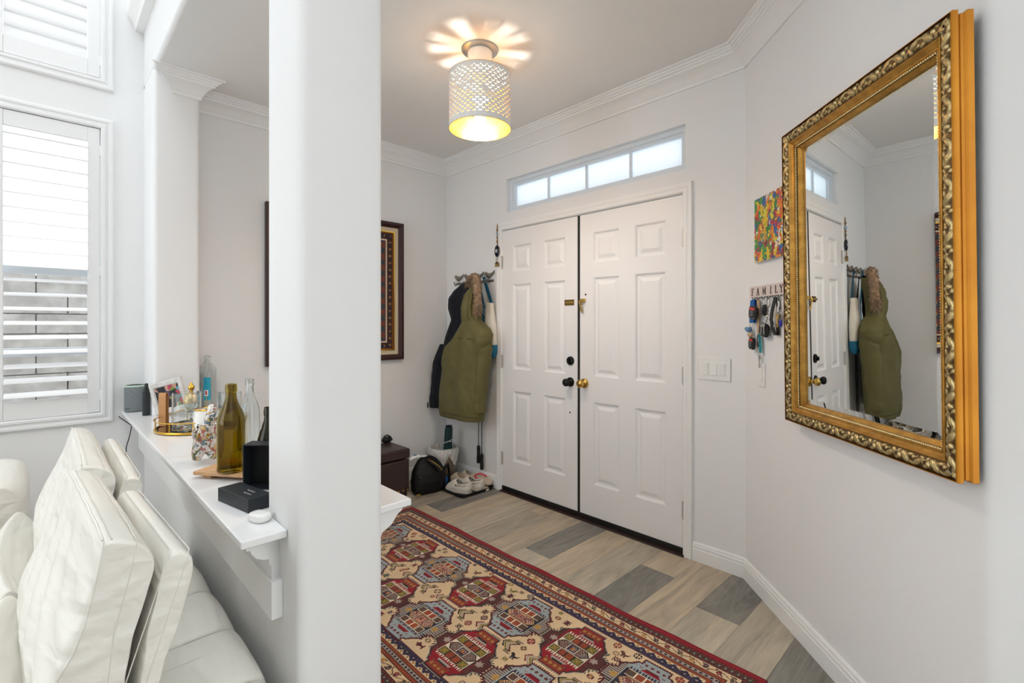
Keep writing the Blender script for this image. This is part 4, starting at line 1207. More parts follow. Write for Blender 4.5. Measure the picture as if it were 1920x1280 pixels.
# ================================================================== SOFA
def leather_material():
    m = mat('white_leather', (236, 233, 224), 0.34, bump=(420, 0.12, 0.001), spec=0.5)
    nt = m.node_tree; L = nt.links.new; p = nt.nodes['Principled BSDF']
    tc = nt.nodes.new('ShaderNodeTexCoord')
    mp = nt.nodes.new('ShaderNodeMapping'); mp.inputs['Scale'].default_value = (.30, 1, 1.7); mp.inputs['Rotation'].default_value = (0, .62, 0)
    L(tc.outputs['Object'], mp.inputs['Vector'])
    n = nt.nodes.new('ShaderNodeTexNoise'); n.inputs['Scale'].default_value = 17; n.inputs['Detail'].default_value = 1.5; n.inputs['Distortion'].default_value = .3
    L(mp.outputs[0], n.inputs['Vector'])
    old = [l for l in nt.links if l.to_node == p and l.to_socket.name == 'Normal'][0].from_node
    b = nt.nodes.new('ShaderNodeBump'); b.inputs['Strength'].default_value = .8; b.inputs['Distance'].default_value = .014
    L(n.outputs['Fac'], b.inputs['Height']); L(b.outputs['Normal'], old.inputs['Normal'])
    return m
M['leather'] = leather_material()
M['stitch'] = mat('cream_stitching', (226, 222, 212), 0.7, bump=(300, 0.2))
def densify(poly, n):
    P = [Vector(p) for p in poly]; L = [(P[(i + 1) % len(P)] - P[i]).length for i in range(len(P))]
    T = sum(L); out = []
    for k in range(n):
        d = T * k / n; i = 0
        while d > L[i]: d -= L[i]; i += 1
        q = P[i] + (P[(i + 1) % len(P)] - P[i]) * (d / L[i]); out.append(q)
    # light smoothing
    for _ in range(2):
        out = [(out[i - 1] + out[i] * 2 + out[(i + 1) % n]) / 4 for i in range(n)]
    return out
def pillow(x0, x1, prof, nx=44, n=88, edge=.014, bulge=None, push=None):
    """closed (y,z) profile stretched between x0 and x1; ends rounded over `edge`"""
    pr = densify(prof, n)
    cy = sum(p.x for p in pr) / n; cz = sum(p.y for p in pr) / n
    rings = []
    st = [0, .06, .2, .45, .8]
    xs = [x0 + edge * (1 - math.cos(a * PI / 2)) for a in st] + [x0 + edge + (x1 - x0 - 2 * edge) * i / nx for i in range(nx + 1)] + [x1 - edge * (1 - math.cos(a * PI / 2)) for a in reversed(st)]
    sc = [1 - .018 * (1 - a) ** 2 - .0 for a in st] + [1] * (nx + 1) + [1 - .018 * (1 - a) ** 2 for a in reversed(st)]
    rnd = [edge * .35 * (1 - math.sin(a * PI / 2)) for a in st] + [0] * (nx + 1) + [edge * .35 * (1 - math.sin(a * PI / 2)) for a in reversed(st)]
    for x, r_ in zip(xs, rnd):
        ring = []
        for k, p in enumerate(pr):
            d = Vector((p.x - cy, p.y - cz)); q = d.normalized() * r_
            y, z = p.x - q.x, p.y - q.y
            if bulge:
                dy, dz = bulge((x - x0) / (x1 - x0), y, z); y += dy; z += dz
            w = .0022 * mnoise.noise(Vector((x * 6, y * 22, z * 22)))
            ring.append((x, y + w, z + w * .6))
        rings.append(ring)
    g = G(); g.loft(rings, True)
    return g
sofa = thing('sectional_sofa', 'white leather sectional sofa with raised headrests beside the half wall', 'sofa', (0, 0, 0))
HX = -1.062
front_prof = [(.072, .949), (.095, .945), (.117, .936), (.134, .920), (.143, .900), (.142, .880), (.130, .835), (.116, .780), (.104, .715), (.098, .650), (.093, .585), (.03, .582), (-.022, .60), (-.010, .66), (.002, .712), (.014, .744), (.034, .778), (.048, .820), (.062, .885)]
slab_prof = [(.160, .898), (.172, .905), (.190, .900), (.204, .884), (.203, .862), (.192, .815), (.179, .770), (.163, .715), (.150, .670), (.136, .60), (.126, .52), (.106, .52), (.112, .60), (.119, .70), (.133, .780), (.150, .860), (.155, .885)]
def puff(u, y, z):
    a = math.sin(PI * min(1, max(0, u))) ** .40
    f = max(0, 1 - ((z - .815) / .15) ** 2) if z < .955 else 0
    s = sm(.10 - y, 0, .07)
    wr = .0055 * math.sin(34 * u + 60 * z + 5 * math.sin(7 * z)) * f
    top = .006 * a * sm(z, .90, .95)
    return (-(.042 * f * a + wr * a) * s, top)
for (xa, xb, dz) in ((-1.655, HX, 0), (-2.37, -1.70, -.006)):
    P_ = [(y, z + dz) for y, z in front_prof]; Q_ = [(y, z + dz) for y, z in slab_prof]
    sk = (lambda g, k=(-.028 if dz == 0 else 0.0), a=xa, b=xb: (setattr(g, 'v', [(x, y + k * (b - x) / (b - a), z) for x, y, z in g.v]), g)[1])
    hb = obj('headrest_cushion', sk(pillow(xa, xb, P_, bulge=lambda u, y, z, d=dz: puff(u, y, z - d))), 'leather', sofa, smooth=True)
    # piping along the front edge and the seam behind it
    for off, lst in (('piping', [(.072, .949), (.062, .885), (.048, .820), (.034, .778), (.014, .744), (.002, .712), (-.010, .66)]),
                     ('seam', [(.117, .936), (.107, .878), (.086, .79), (.078, .71), (.076, .60)])):
        g = G().tube([(xb - .0005, y, z + dz + (.001 if i == 0 else 0)) for i, (y, z) in enumerate(lst)], .0021 if off == 'piping' else .0011, 6)
        obj(off, sk(g), 'leather' if off == 'piping' else 'stitch', hb, smooth=True)
    for yy, zz, rr in ((.072, .951, .0022), (.084, .9495, .0011), (.117, .938, .0011)):
        g = G().tube([(xa + .02 + (xb - xa - .026) * i / 24, yy + .0006 * math.sin(i * 1.3), zz + dz + .006 * math.sin(PI * i / 24) ** .55) for i in range(25)], rr, 6)
        obj('piping' if rr > .002 else 'seam', sk(g), 'leather' if rr > .002 else 'stitch', hb, smooth=True)
    xs0 = xa + (.10 if dz == 0 else .03)
    sl = obj('headrest_back', sk(pillow(xs0, xb - .001, Q_, nx=20, n=56, edge=.02)), 'leather', sofa, smooth=True)
    for yy, zz in ((.166, .9035), (.196, .8955)):
        obj('seam', sk(G().tube([(xs0 + .02 + (xb - xs0 - .03) * i / 12, yy, zz + dz) for i in range(13)] + [(xb - .0015, yy - .004 - .0042 * k * 2.2, zz + dz - .012 - .03 * k) for k in range(8)], .0011, 6)), 'stitch', sl, smooth=True)
# lumbar cushions below the headrests
lum = [(.092, .70), (.094, .62), (.10, .50), (.10, .44), (.0, .43), (-.10, .44), (-.125, .52), (-.105, .61), (-.06, .68), (.0, .715), (.05, .72)]
def lpuff(u, y, z): return (-.035 * math.sin(PI * min(1, max(0, u))) ** .6 * sm(.05 - y, 0, .1), 0)
for xa, xb in ((-1.66, HX - .004), (-2.38, -1.685)):
    obj('lumbar_cushion', pillow(xa, xb, [(y, z - .015 * 0 if z < .69 else z - .12) for y, z in lum], nx=24, bulge=lpuff), 'leather', sofa, smooth=True)
# seat cushions toward the room and the platform behind the backs
def flat_pad(x0, x1, y0, y1, z0, z1, r=.035):
    pr = []
    for cy, cz, a0 in ((y1 - r, z1 - r, 0), (y0 + r, z1 - r, PI / 2), (y0 + r, z0 + r, PI), (y1 - r, z0 + r, 1.5 * PI)):
        for i in range(5):
            a = a0 + PI / 2 * i / 4; pr.append((cy + r * math.cos(a), cz + r * math.sin(a)))
    return pr
def crown_pad(h):
    return lambda u, y, z: (0, h * math.sin(PI * min(1, max(0, u))) ** .5)
for xa, xb in ((-1.68, -1.03), (-2.40, -1.70)):
    obj('seat_cushion', pillow(xa, xb, flat_pad(xa, xb, -.80, -.03, .28, .445), nx=20, n=96, edge=.03, bulge=crown_pad(.012)), 'leather', sofa, smooth=True)
for xa, xb in ((-1.30, -1.03), (-1.575, -1.31), (-1.85, -1.585), (-2.12, -1.86), (-2.40, -2.13)):
    o = obj('rear_pad', pillow(xa, xb, flat_pad(xa, xb, .115, .408, .27, .44, .045), nx=12, n=80, edge=.022, bulge=crown_pad(.016)), 'leather', sofa, smooth=True)
    obj('seam', G().tube([(xa + (xb - xa) * .45, .13 + .24 * i / 10, .4565 - .012 * max(0, i - 8) ** 2 * .3) for i in range(11)], .0010, 6), 'stitch', o, smooth=True)
obj('base_frame', G().box(-2.40, -1.03, -.78, .40, .09, .275), 'leather', sofa, bevel=.02)
for x in (-2.33, -1.12):
    for y in (-.7, .33):
        obj('leg', G().tube([(x, y, 0), (x, y, .095)], .022, 16), 'steel', sofa)
# side section with its own low back toward the window
o = obj('side_back', pillow(-3.25, -2.68, flat_pad(0, 0, -1.45, -.045, .30, .70, .05), nx=16, n=96, edge=.06), 'leather', sofa, smooth=True)
obj('side_seat', pillow(-2.68, -2.41, flat_pad(0, 0, -1.45, -.02, .28, .45, .04), nx=10, n=96, edge=.03), 'leather', sofa, smooth=True)
obj('side_base', G().box(-3.22, -2.405, -1.42, .38, .09, .275), 'leather', sofa, bevel=.02)
for x, y in ((-3.15, -1.35), (-3.15, .30), (-2.5, -1.35)):
    obj('leg', G().tube([(x, y, 0), (x, y, .095)], .022, 16), 'steel', sofa)
# cushion with a red edge at the frame border
M['pillowwhite'] = mat('white_linen', (234, 232, 230), 0.85, bump=(300, 0.3))
M['redcord'] = mat('red_cord', (196, 30, 50), 0.8, bump=(300, 0.3))
t = thing('throw_pillow', 'white throw pillow with red corded edge on the sofa', 'pillow', (-2.50, -.345, .462), .35)
n = 32
rings = []
for i in range(9):
    v = -1 + 2 * i / 8; th = .075 * (1 - v * v) ** .5 + .002
    s = .19
    rings.append([(th * 0 + v * .06, s * math.copysign(abs(math.cos(2 * PI * k / n)) ** .45, math.cos(2 * PI * k / n)) * (1 - .25 * v * v), .19 + s * math.copysign(abs(math.sin(2 * PI * k / n)) ** .45, math.sin(2 * PI * k / n)) * (1 - .25 * v * v)) for k in range(n)])
obj('pillow_body', G().loft(rings, True), 'pillowwhite', t, smooth=True)
obj('red_edge', G().tube([(0, .192 * math.copysign(abs(math.cos(2 * PI * k / 48)) ** .45, math.cos(2 * PI * k / 48)), .19 + .192 * math.copysign(abs(math.sin(2 * PI * k / 48)) ** .45, math.sin(2 * PI * k / 48))) for k in range(48)], .005, 6, closed=True), 'redcord', t, smooth=True)
# ================================================================== FOYER THINGS
# framed textile on the left wall
M['mahogany'] = mat('dark_mahogany', (62, 34, 32), 0.35, bump=(60, 0.1), var=(20, (46, 24, 22), 0.5))
M['cream'] = mat('cream_linen_mat', (214, 198, 168), 0.8, bump=(300, 0.2))
def face_colour_material(name, rough=0.9, bump=600):
    m = mat(name, (200, 200, 200), rough, bump=(bump, 0.35, 0.002), sheen=0.15, spec=0.15)
    nt = m.node_tree
    at = nt.nodes.new('ShaderNodeAttribute'); at.attribute_name = 'weave'
    nt.links.new(at.outputs['Color'], nt.nodes['Principled BSDF'].inputs['Base Color'])
    return m
M['weave'] = face_colour_material('woven_wool')
def lin(c): return np.array(srgb(*c)[:3])
t = thing('framed_textile', 'patterned textile in a dark brown frame with cream mat on the left wall', 'picture', (XL, 1.085, 1.030), PI / 2)
PW, PH = 1.068, 1.125
def pring(steps):
    rings = []
    for (xx, zz, sx, sz) in ((0, 0, 1, 1), (PW, 0, -1, 1), (PW, PH, -1, -1), (0, PH, 1, -1), (0, 0, 1, 1)):
        rings.append([(xx + sx * a, y, zz + sz * a) for a, y in steps])
    return G().loft(rings, False, closed=False)
o = obj('frame', pring([(0, -.0005), (0, -.036), (.004, -.041), (.022, -.041), (.030, -.034), (.038, -.030), (.044, -.022), (.044, -.006)]), 'mahogany', t); autosmooth(o, .5)
o = obj('mat_board', pring([(.043, -.016), (.076, -.012), (.076, -.006)]), 'cream', t)
o = obj('gold_fillet', pring([(.075, -.010), (.077, -.018), (.085, -.018), (.088, -.008)]), 'gold', t)
nx_, nz_ = 150, 158
xs = np.linspace(.087, PW - .087, nx_ + 1); zs = np.linspace(.087, PH - .087, nz_ + 1)
g = G(); g.v = [(x, -.008, z) for x in xs for z in zs]
g.f = [(i * (nz_ + 1) + j, (i + 1) * (nz_ + 1) + j, (i + 1) * (nz_ + 1) + j + 1, i * (nz_ + 1) + j + 1) for i in range(nx_) for j in range(nz_)]
XX, ZZ = np.meshgrid((xs[:-1] + xs[1:]) / 2, (zs[:-1] + zs[1:]) / 2, indexing='ij')
dd = np.minimum(np.minimum(XX - .087, PW - .087 - XX), np.minimum(ZZ - .087, PH - .087 - ZZ))
col = np.empty(XX.shape + (3,)); col[:] = lin((52, 48, 50))
rr_ = np.random.RandomState(3)
col[rr_.rand(*XX.shape) < .25] = lin((92, 62, 56))
col[dd < .006] = lin((150, 84, 40))
al = np.where((dd == XX - .087) | (dd == PW - .087 - XX), ZZ, XX)
mot = (np.abs(dd - .026) < .010) & ((al % .056) < .016); col[mot] = lin((176, 120, 60))
mot = (np.abs(dd - .026) < .005) & ((al % .056) < .008); col[mot] = lin((60, 90, 110))
col[(dd > .055) & (dd < .066)] = lin((224, 196, 170))
col[(dd > .0585) & (dd < .0625) & ((al % .012) < .006)] = lin((190, 84, 60))
fld = dd > .066
col[fld] = lin((120, 70, 60))
col[fld & (((XX * 22).astype(int) + (ZZ * 22).astype(int)) % 2 == 0)] = lin((70, 74, 78))
col[fld & (np.hypot((XX % .09) - .045, (ZZ % .09) - .045) < .02)] = lin((196, 140, 80))
tx = obj('textile', g, 'weave', t, label='dark red and grey patterned textile')
def set_weave(o, col):
    a = o.data.attributes.new('weave', 'FLOAT_COLOR', 'FACE')
    c4 = np.ones((col.reshape(-1, 3).shape[0], 4), dtype=np.float32); c4[:, :3] = col.reshape(-1, 3)
    a.data.foreach_set('color', c4.ravel())
set_weave(tx, col)
obj('backing', G().box(.005, PW - .005, -.0055, -.0005, .005, PH - .005), 'bronze', t)

# coat rack with birds
M['pewter'] = mat('aged_pewter', (140, 132, 120), 0.45, 0.7, bump=(60, 0.2))
t = thing('coat_rack', 'pewter coat rack topped with small birds left of the double door', 'coat rack', (-3.16, DW, 1.66))
obj('bar', G().box(-.25, .25, -.010, -.0006, .006, .024), 'pewter', t, bevel=.003)
for i in range(4):
    x = -.20 + .133 * i
    b = G().ball((x, -.02, .058), .026, 14, 8, (1.15, .55, .75)).ball((x - .030, -.02, .076), .014, 12, 8, (1, .8, 1))
    b.prism([(x - .050, .074), (x - .042, .079), (x - .042, .070)], 'y', -.023, -.017)
    b.prism([(x + .018, .066), (x + .062, .082), (x + .074, .094), (x + .070, .076), (x + .03, .050)], 'y', -.025, -.015)
    b.tube([(x, -.018, .028), (x, -.02, .045)], .004, 6)
    o = obj('bird', b, 'pewter', t, smooth=False); autosmooth(o, .6)
    obj('hook', G().tube([(x, -.010, .012), (x, -.034, .006), (x, -.050, -.006), (x, -.060, .010), (x, -.062, .026)], [.005, .005, .005, .005, .006], 8), 'pewter', t, smooth=True)

def cloth_body(tab, zs_, n=44, folds=.010, fseed=0.0, freq=5, power=.8, pleat=0):
    """tab rows: (z, xl, xr, yc, hd); closed loft"""
    rings = []
    for z in zs_:
        xl, xr, yc, hd = interp(tab, z)
        cx, hw = (xl + xr) / 2, (xr - xl) / 2
        ring = []
        for k in range(n):
            a = 2 * PI * k / n
            c, s = math.cos(a), math.sin(a)
            x = cx + hw * math.copysign(abs(c) ** power, c); y = yc + hd * math.copysign(abs(s) ** power, s)
            nz = mnoise.noise(Vector((x * freq * 2.2 + fseed, y * freq * 2, z * freq * .7)))
            f2 = mnoise.noise(Vector((x * 18 + fseed, y * 14, z * 16 + x * 9)))
            d = folds * nz + folds * .35 * f2 + (pleat * math.sin(7 * a + 2.5 * math.sin(z * 6)) * sm(z, 1.32, 1.40) * (1 - sm(z, 1.58, 1.64)) if pleat else 0)
            ring.append((x + c * d, y + s * d, z))
        rings.append(ring)
    return G().loft(rings, True)
M['navy'] = mat('navy_shell', (22, 25, 33), 0.6, bump=(300, 0.15), spec=0.25)
M['oliveshell'] = mat('olive_shell', (106, 100, 63), 0.62, bump=(350, 0.15), spec=0.3, var=(6, (93, 88, 52), 0.5))
M['oliveseam'] = mat('olive_seam', (58, 54, 30), 0.8, bump=(350, 0.15))
M['fur'] = mat('tan_faux_fur', (176, 146, 116), 0.9, bump=(200, 0.4), var=(40, (110, 84, 62), 0.8), sheen=0.3)
M['tealcanvas'] = mat('teal_canvas', (28, 104, 136), 0.8, bump=(400, 0.3))
M['ecru'] = mat('ecru_canvas', (232, 226, 212), 0.8, bump=(400, 0.3))
t = thing('hooded_jacket', 'navy hooded jacket hanging furthest left on the bird coat rack', 'jacket', (0, 0, 0))
tab = [(.60, -3.515, -3.30, 2.49, .070), (.75, -3.50, -3.28, 2.49, .075), (.93, -3.470, -3.26, 2.495, .075), (1.03, -3.415, -3.25, 2.495, .075), (1.165, -3.375, -3.20, 2.495, .07), (1.27, -3.33, -3.12, 2.495, .068), (1.36, -3.285, -3.07, 2.495, .066), (1.447, -3.315, -3.065, 2.495, .072), (1.53, -3.312, -3.05, 2.495, .072), (1.60, -3.25, -3.05, 2.50, .062), (1.65, -3.17, -3.06, 2.51, .048), (1.675, -3.12, -3.07, 2.525, .03)]
obj('body', cloth_body(tab, [.60 + 1.075 * i / 80 for i in range(81)], folds=.014, fseed=3.1), 'navy', t, smooth=True)
obj('sleeve', cloth_body([(.60, -3.53, -3.43, 2.45, .05), (.66, -3.535, -3.415, 2.45, .055), (1.0, -3.475, -3.36, 2.455, .06), (1.15, -3.41, -3.30, 2.47, .05)], [.60 + .55 * i / 40 for i in range(41)], n=24, folds=.012, fseed=8), 'navy', t, smooth=True)
obj('zip_pull', G().box(-3.532, -3.524, 2.396, 2.402, .595, .64), 'black', t)
t = thing('parka', 'olive green parka with fur trimmed hood hanging on the coat rack', 'jacket', (0, 0, 0))
tab = [(.562, -3.352, -2.862, 2.435, .095), (.60, -3.358, -2.858, 2.435, .100), (.75, -3.335, -2.852, 2.435, .108), (.93, -3.318, -2.850, 2.44, .112), (1.06, -3.318, -2.845, 2.44, .112), (1.13, -3.290, -2.815, 2.445, .108), (1.19, -3.225, -2.790, 2.45, .10), (1.24, -3.165, -2.785, 2.455, .092), (1.285, -3.12, -2.81, 2.455, .080), (1.325, -3.088, -2.86, 2.455, .070), (1.345, -3.076, -2.895, 2.450, .058), (1.38, -3.070, -2.912, 2.445, .060), (1.46, -3.062, -2.922, 2.445, .066), (1.55, -3.040, -2.928, 2.455, .066), (1.60, -3.010, -2.935, 2.47, .056), (1.645, -2.975, -2.940, 2.49, .035)]
pk = obj('body', cloth_body(tab, [.562 + 1.083 * i / 110 for i in range(111)], n=88, folds=.017, fseed=0, freq=4.5, pleat=.009), 'oliveshell', t, smooth=True)
def sleeve(pts, radii, name, parent, m, seed=0):
    g = G(); P = [Vector(p) for p in pts]; N = 44; rings = []
    for i in range(N + 1):
        u = i / N * (len(P) - 1); k = min(int(u), len(P) - 2); f = u - k
        c = P[k].lerp(P[k + 1], f); r = radii[k] * (1 - f) + radii[k + 1] * f
        ring = []
        for q in range(24):
            a = 2 * PI * q / 24
            d = r * (1 + .16 * mnoise.noise(Vector((math.cos(a) * 1.5 + seed, math.sin(a) * 1.5, c.z * 22))))
            ring.append((c.x + d * math.cos(a) * .85, c.y + d * 1.25 * math.sin(a), c.z))
        rings.append(ring)
    g.loft(rings, True)
    return obj(name, g, m, parent, smooth=True)
sleeve([(-2.835, 2.47, 1.225), (-2.838, 2.46, 1.12), (-2.862, 2.445, .90), (-2.872, 2.44, .72), (-2.875, 2.44, .632)], [.040, .052, .050, .046, .042], 'sleeve', t, 'oliveshell')
for z in (1.205, .600):
    xl, xr, yc, hd = interp(tab, z)
    obj('stitch_line', G().tube([((xl + xr) / 2 + ((xr - xl) / 2 + .002) * math.cos(a) , yc - (hd + .003) * abs(math.sin(a)) ** .8, z + .004 * math.sin(3 * a)) for a in [PI + .25 + (PI - .5) * k / 30 for k in range(31)]], .0020, 5), 'oliveseam', t, smooth=True)
for x0 in ():
    obj('hood_fold', G().tube([(x0 + .02 * math.sin(i * .7), 2.400 + .002 * i + (.06 if i == 8 else 0), 1.34 + .034 * i) for i in range(9)], [.006, .010, .012, .013, .012, .012, .010, .008, .003], 8), 'oliveshell', t, smooth=True)
# fur ruff: many small tufts along the hood opening
g = G(); rf = random.Random(4)
path = [Vector(p) for p in ((-3.075, 2.48, 1.640), (-3.045, 2.475, 1.680), (-2.99, 2.47, 1.708), (-2.945, 2.455, 1.69), (-2.915, 2.44, 1.62), (-2.897, 2.43, 1.54), (-2.885, 2.425, 1.47), (-2.878, 2.42, 1.41))]
g.tube(path, [.012, .022, .024, .026, .028, .028, .028, .016], 10)
for q in range(1500):
    u = rf.random() * (len(path) - 1); k = min(int(u), len(path) - 2); f = u - k
    c = path[k].lerp(path[k + 1], f)
    n_ = Vector((rf.gauss(0, 1), rf.gauss(0, 1), rf.gauss(0, 1))).normalized()
    b0 = c + n_ * .018; tip = c + n_ * rf.uniform(.036, .054) + Vector((.004, 0, -.016))
    s_ = n_.cross(Vector((rf.random(), rf.random(), 1))).normalized() * .004; s2 = n_.cross(s_).normalized() * .004
    o_ = len(g.v); g.v += [tuple(b0 + s_), tuple(b0 - s_ * .5 + s2), tuple(b0 - s_ * .5 - s2), tuple(tip)]
    g.f += [(o_, o_ + 1, o_ + 3), (o_ + 1, o_ + 2, o_ + 3), (o_ + 2, o_, o_ + 3)]
o = obj('fur_trim', g, 'fur', t, label='tan fluffy fur trim'); o['kind'] = 'stuff'
# tote
t = thing('tote_bag', 'ecru and teal canvas tote hanging beside the door casing', 'tote bag', (0, 0, 0))
btab = [(1.155, -2.948, -2.832, 2.565, .030), (1.30, -2.946, -2.840, 2.565, .032), (1.49, -2.942, -2.868, 2.57, .022)]
obj('canvas_body', cloth_body(btab, [1.15 + .34 * i / 30 for i in range(31)], n=32, folds=.008, fseed=2, power=.6), 'ecru', t, smooth=True)
obj('teal_bottom', cloth_body([(1.055, -2.945, -2.845, 2.565, .018), (1.09, -2.953, -2.832, 2.565, .034), (1.156, -2.951, -2.829, 2.565, .033)], [1.055 + .101 * i / 10 for i in range(11)], n=32, folds=.006, fseed=2, power=.6), 'tealcanvas', t, smooth=True)
for y, x0, x1 in ((2.53, -3.01, -2.93), (2.585, -3.00, -2.885)):
    rings = []
    for i in range(13):
        u = i / 12; x = x0 + (x1 - x0) * u; z = 1.705 - .26 * u
        rings.append([(x - .016, y - .002, z), (x + .016, y - .004, z + .004), (x + .016, y + .001, z + .004), (x - .016, y + .003, z)])
    obj('handle', G().loft(rings, True), 'tealcanvas', t)
obj('side_strip', G().loft([[(-2.952 + .0 * i, 2.531, 1.49 - .034 * i), (-2.934, 2.529, 1.49 - .034 * i), (-2.934, 2.533, 1.49 - .034 * i), (-2.952, 2.535, 1.49 - .034 * i)] for i in range(11)], True), 'tealcanvas', t)
# skipping rope
t = thing('jump_rope', 'black skipping rope with two black handles hanging below the parka', 'skipping rope', (0, 0, 0))
for x, zt2, zb2 in ((-3.075, .315, .170), (-3.032, .255, .124)):
    obj('cord', G().tube([(-3.045, 2.56, 1.66), (x + .005, 2.595, 1.3), (x, 2.595, .8), (x, 2.592, zt2 - .01)], .0032, 8), 'blackrub', t, smooth=True)
    o = obj('handle', G().lathe([(.003, zb2), (.013, zb2), (.0155, zb2 + .01), (.0155, zb2 + .05), (.0125, zb2 + .075), (.0145, zt2 - .02), (.011, zt2 - .002), (.003, zt2)], 18, c=(x, 2.592)), 'blackrub', t); autosmooth(o, .5)
# nazar charm
M['jute'] = mat('jute_cord', (150, 122, 88), 0.9, bump=(300, 0.4))
M['nazar'] = mat('deep_blue_glass', (18, 22, 40), 0.1, bump=(30, 0.02))
M['nazarlight'] = mat('pale_blue_glass', (150, 190, 214), 0.15, bump=(30, 0.02))
t = thing('evil_eye_charm', 'blue glass eye charm on jute cord hanging at the door casing corner', 'charm', (-2.850, DW - .022, 1.775))
obj('cord', G().tube([(0, .002, .345), (-.003, .0, .30), (.001, 0, .24), (0, 0, .175)], .0042, 8), 'jute', t, smooth=True)
for z, r, m in ((.298, .008, 'jute'), (.262, .011, 'nazarlight'), (.235, .007, 'jute'), (.205, .008, 'oldbrass')):
    obj('bead', G().ball((0, -.002, z), r, 12, 8), m, t, smooth=True)
o = obj('eye_disc', G().ball((0, -.004, .128), .046, 24, 10, (.62, .22, 1)), 'nazar', t, smooth=True)
obj('eye_ring', G().ball((0, -.0115, .128), .016, 16, 8, (.75, .3, 1)), 'frostwhite', o, smooth=True)
obj('eye_iris', G().ball((0, -.0145, .128), .010, 14, 8, (.75, .3, 1)), 'nazarlight', o, smooth=True)
obj('pupil', G().ball((0, -.0168, .128), .0045, 10, 6, (.8, .3, 1)), 'nazar', o, smooth=True)
for x in (-.014, 0, .014):
    obj('dangle', G().tube([(x * .5, -.003, .085), (x, -.004, .045)], .0014, 6), 'jute', t)
    obj('bead', G().ball((x, -.004, .036 - abs(x) * .5), .0085, 10, 6), 'oldbrass' if x else 'nazar', t, smooth=True)
    obj('tassel', G().tube([(x, -.004, .028), (x * 1.3, -.004, .004)], [.004, .006], 8), 'oldbrass', t)

# ottoman
M['brownleather'] = mat('dark_brown_leather', (62, 44, 42), 0.38, bump=(180, 0.3, 0.002), var=(10, (50, 34, 32), 0.5))
t = thing('storage_ottoman', 'dark brown leather storage ottoman against the left wall', 'ottoman', (-3.375, 1.60, 0))
obj('body', G().box(-.145, .150, -.42, .425, .03, .283), 'brownleather', t, bevel=.012, seg=3)
lid = obj('lid', G().box(-.150, .156, -.426, .432, .290, .366), 'brownleather', t, bevel=.016, seg=3)
obj('lid_seam', G().tube([(.150, -.42, .350), (.1565, -.41, .347), (.1565, .42, .347), (.150, .43, .350)], .0018, 6), 'brownleather', lid)
for k in range(22):
    obj('nailhead', G().ball((.1505, -.40 + .0385 * k, .048), .0095, 10, 6, (.45, 1, 1)), 'oldbrass', t, smooth=True)
for x in (-.12, .12):
    for y in (-.39, .39):
        obj('foot', G().box(x - .02, x + .02, y - .02, y + .02, 0, .03), 'mahogany', t, bevel=.003)
t = thing('small_pouch', 'small black pouch with strap on top of the ottoman by the wall', 'pouch', (-3.498, 1.985, .3665), 1.4)
obj('pouch_body', G().ball((0, 0, .024), .045, 16, 8, (1.0, .5, .55)), 'blackrub', t, smooth=True)
obj('strap', G().tube([(-.03, 0, .035), (-.015, 0, .055), (.005, 0, .060), (.03, 0, .045), (.045, 0, .015)], .006, 8), 'leatherblack', t, smooth=True)
# handbag
M['bagblack'] = mat('black_quilted_fabric', (10, 10, 12), 0.5, bump=(90, 0.8, 0.004), spec=0.35)
M['zipgold'] = M['gold']
t = thing('handbag', 'black fabric handbag with gold zip slumped beside the ottoman', 'handbag', (-3.205, 2.185, 0), PI / 2 - .10)
tab = [(.004, -.125, .130, 0, .065), (.03, -.138, .142, 0, .080), (.10, -.142, .150, 0, .086), (.16, -.135, .142, .004, .078), (.21, -.112, .110, .008, .060), (.25, -.085, .070, .012, .040), (.275, -.05, .03, .014, .018)]
obj('bag_body', cloth_body(tab, [.004 + .271 * i / 46 for i in range(47)], n=48, folds=.012, fseed=5, power=.75), 'bagblack', t, smooth=True)
obj('zip', G().tube([(-.02, -.030, .262), (.02, -.052, .236), (.055, -.072, .205), (.075, -.086, .17)], .0035, 8), 'zipgold', t, smooth=True)
obj('zip_tape', G().tube([(-.03, -.034, .262), (.0, -.056, .238), (.035, -.078, .205), (.055, -.092, .165)], .009, 8), 'leatherblack', t, smooth=True)
obj('carry_strap', G().tube([(.12, -.03, .17), (.165, -.02, .19), (.185, -.01, .12), (.18, -.02, .05), (.15, -.03, .02)], .011, 8), 'bagblack', t, smooth=True)
obj('side_tab', G().box(-.142, -.118, -.094, -.074, .012, .030), 'brass', t, bevel=.003)
obj('rivet', G().ball((-.11, -.084, .15), .005, 8, 6), 'brass', t, smooth=True)
obj('blue_pocket', G().ball((.165, .01, .05), .03, 12, 8, (.7, .8, 1.2)), 'strapblue', t, smooth=True)
t = thing('sun_visor', 'white cap with navy patch resting on the black handbag', 'cap', (-3.235, 2.085, .268), PI / 2)
obj('crown', G().surf(lambda u, v: (.060 * (u - .5) * 2 , -.028 + .056 * v, .006 + .026 * math.sin(PI * u) ** .6 * math.sin(PI * (.15 + .7 * v))), 16, 10), 'frostwhite', t, smooth=True, solid=.003)
obj('brim', G().surf(lambda u, v: (.055 + .045 * u, (-.026 + .052 * v) * (1 - .5 * u * u), .012 - .008 * u + .006 * math.sin(PI * v)), 10, 10), 'frostwhite', t, smooth=True, solid=.003)
obj('patch', G().ball((-.005, -.002, .0315), .014, 12, 6, (1.2, 1, .18)), 'tealcanvas', t, smooth=True)

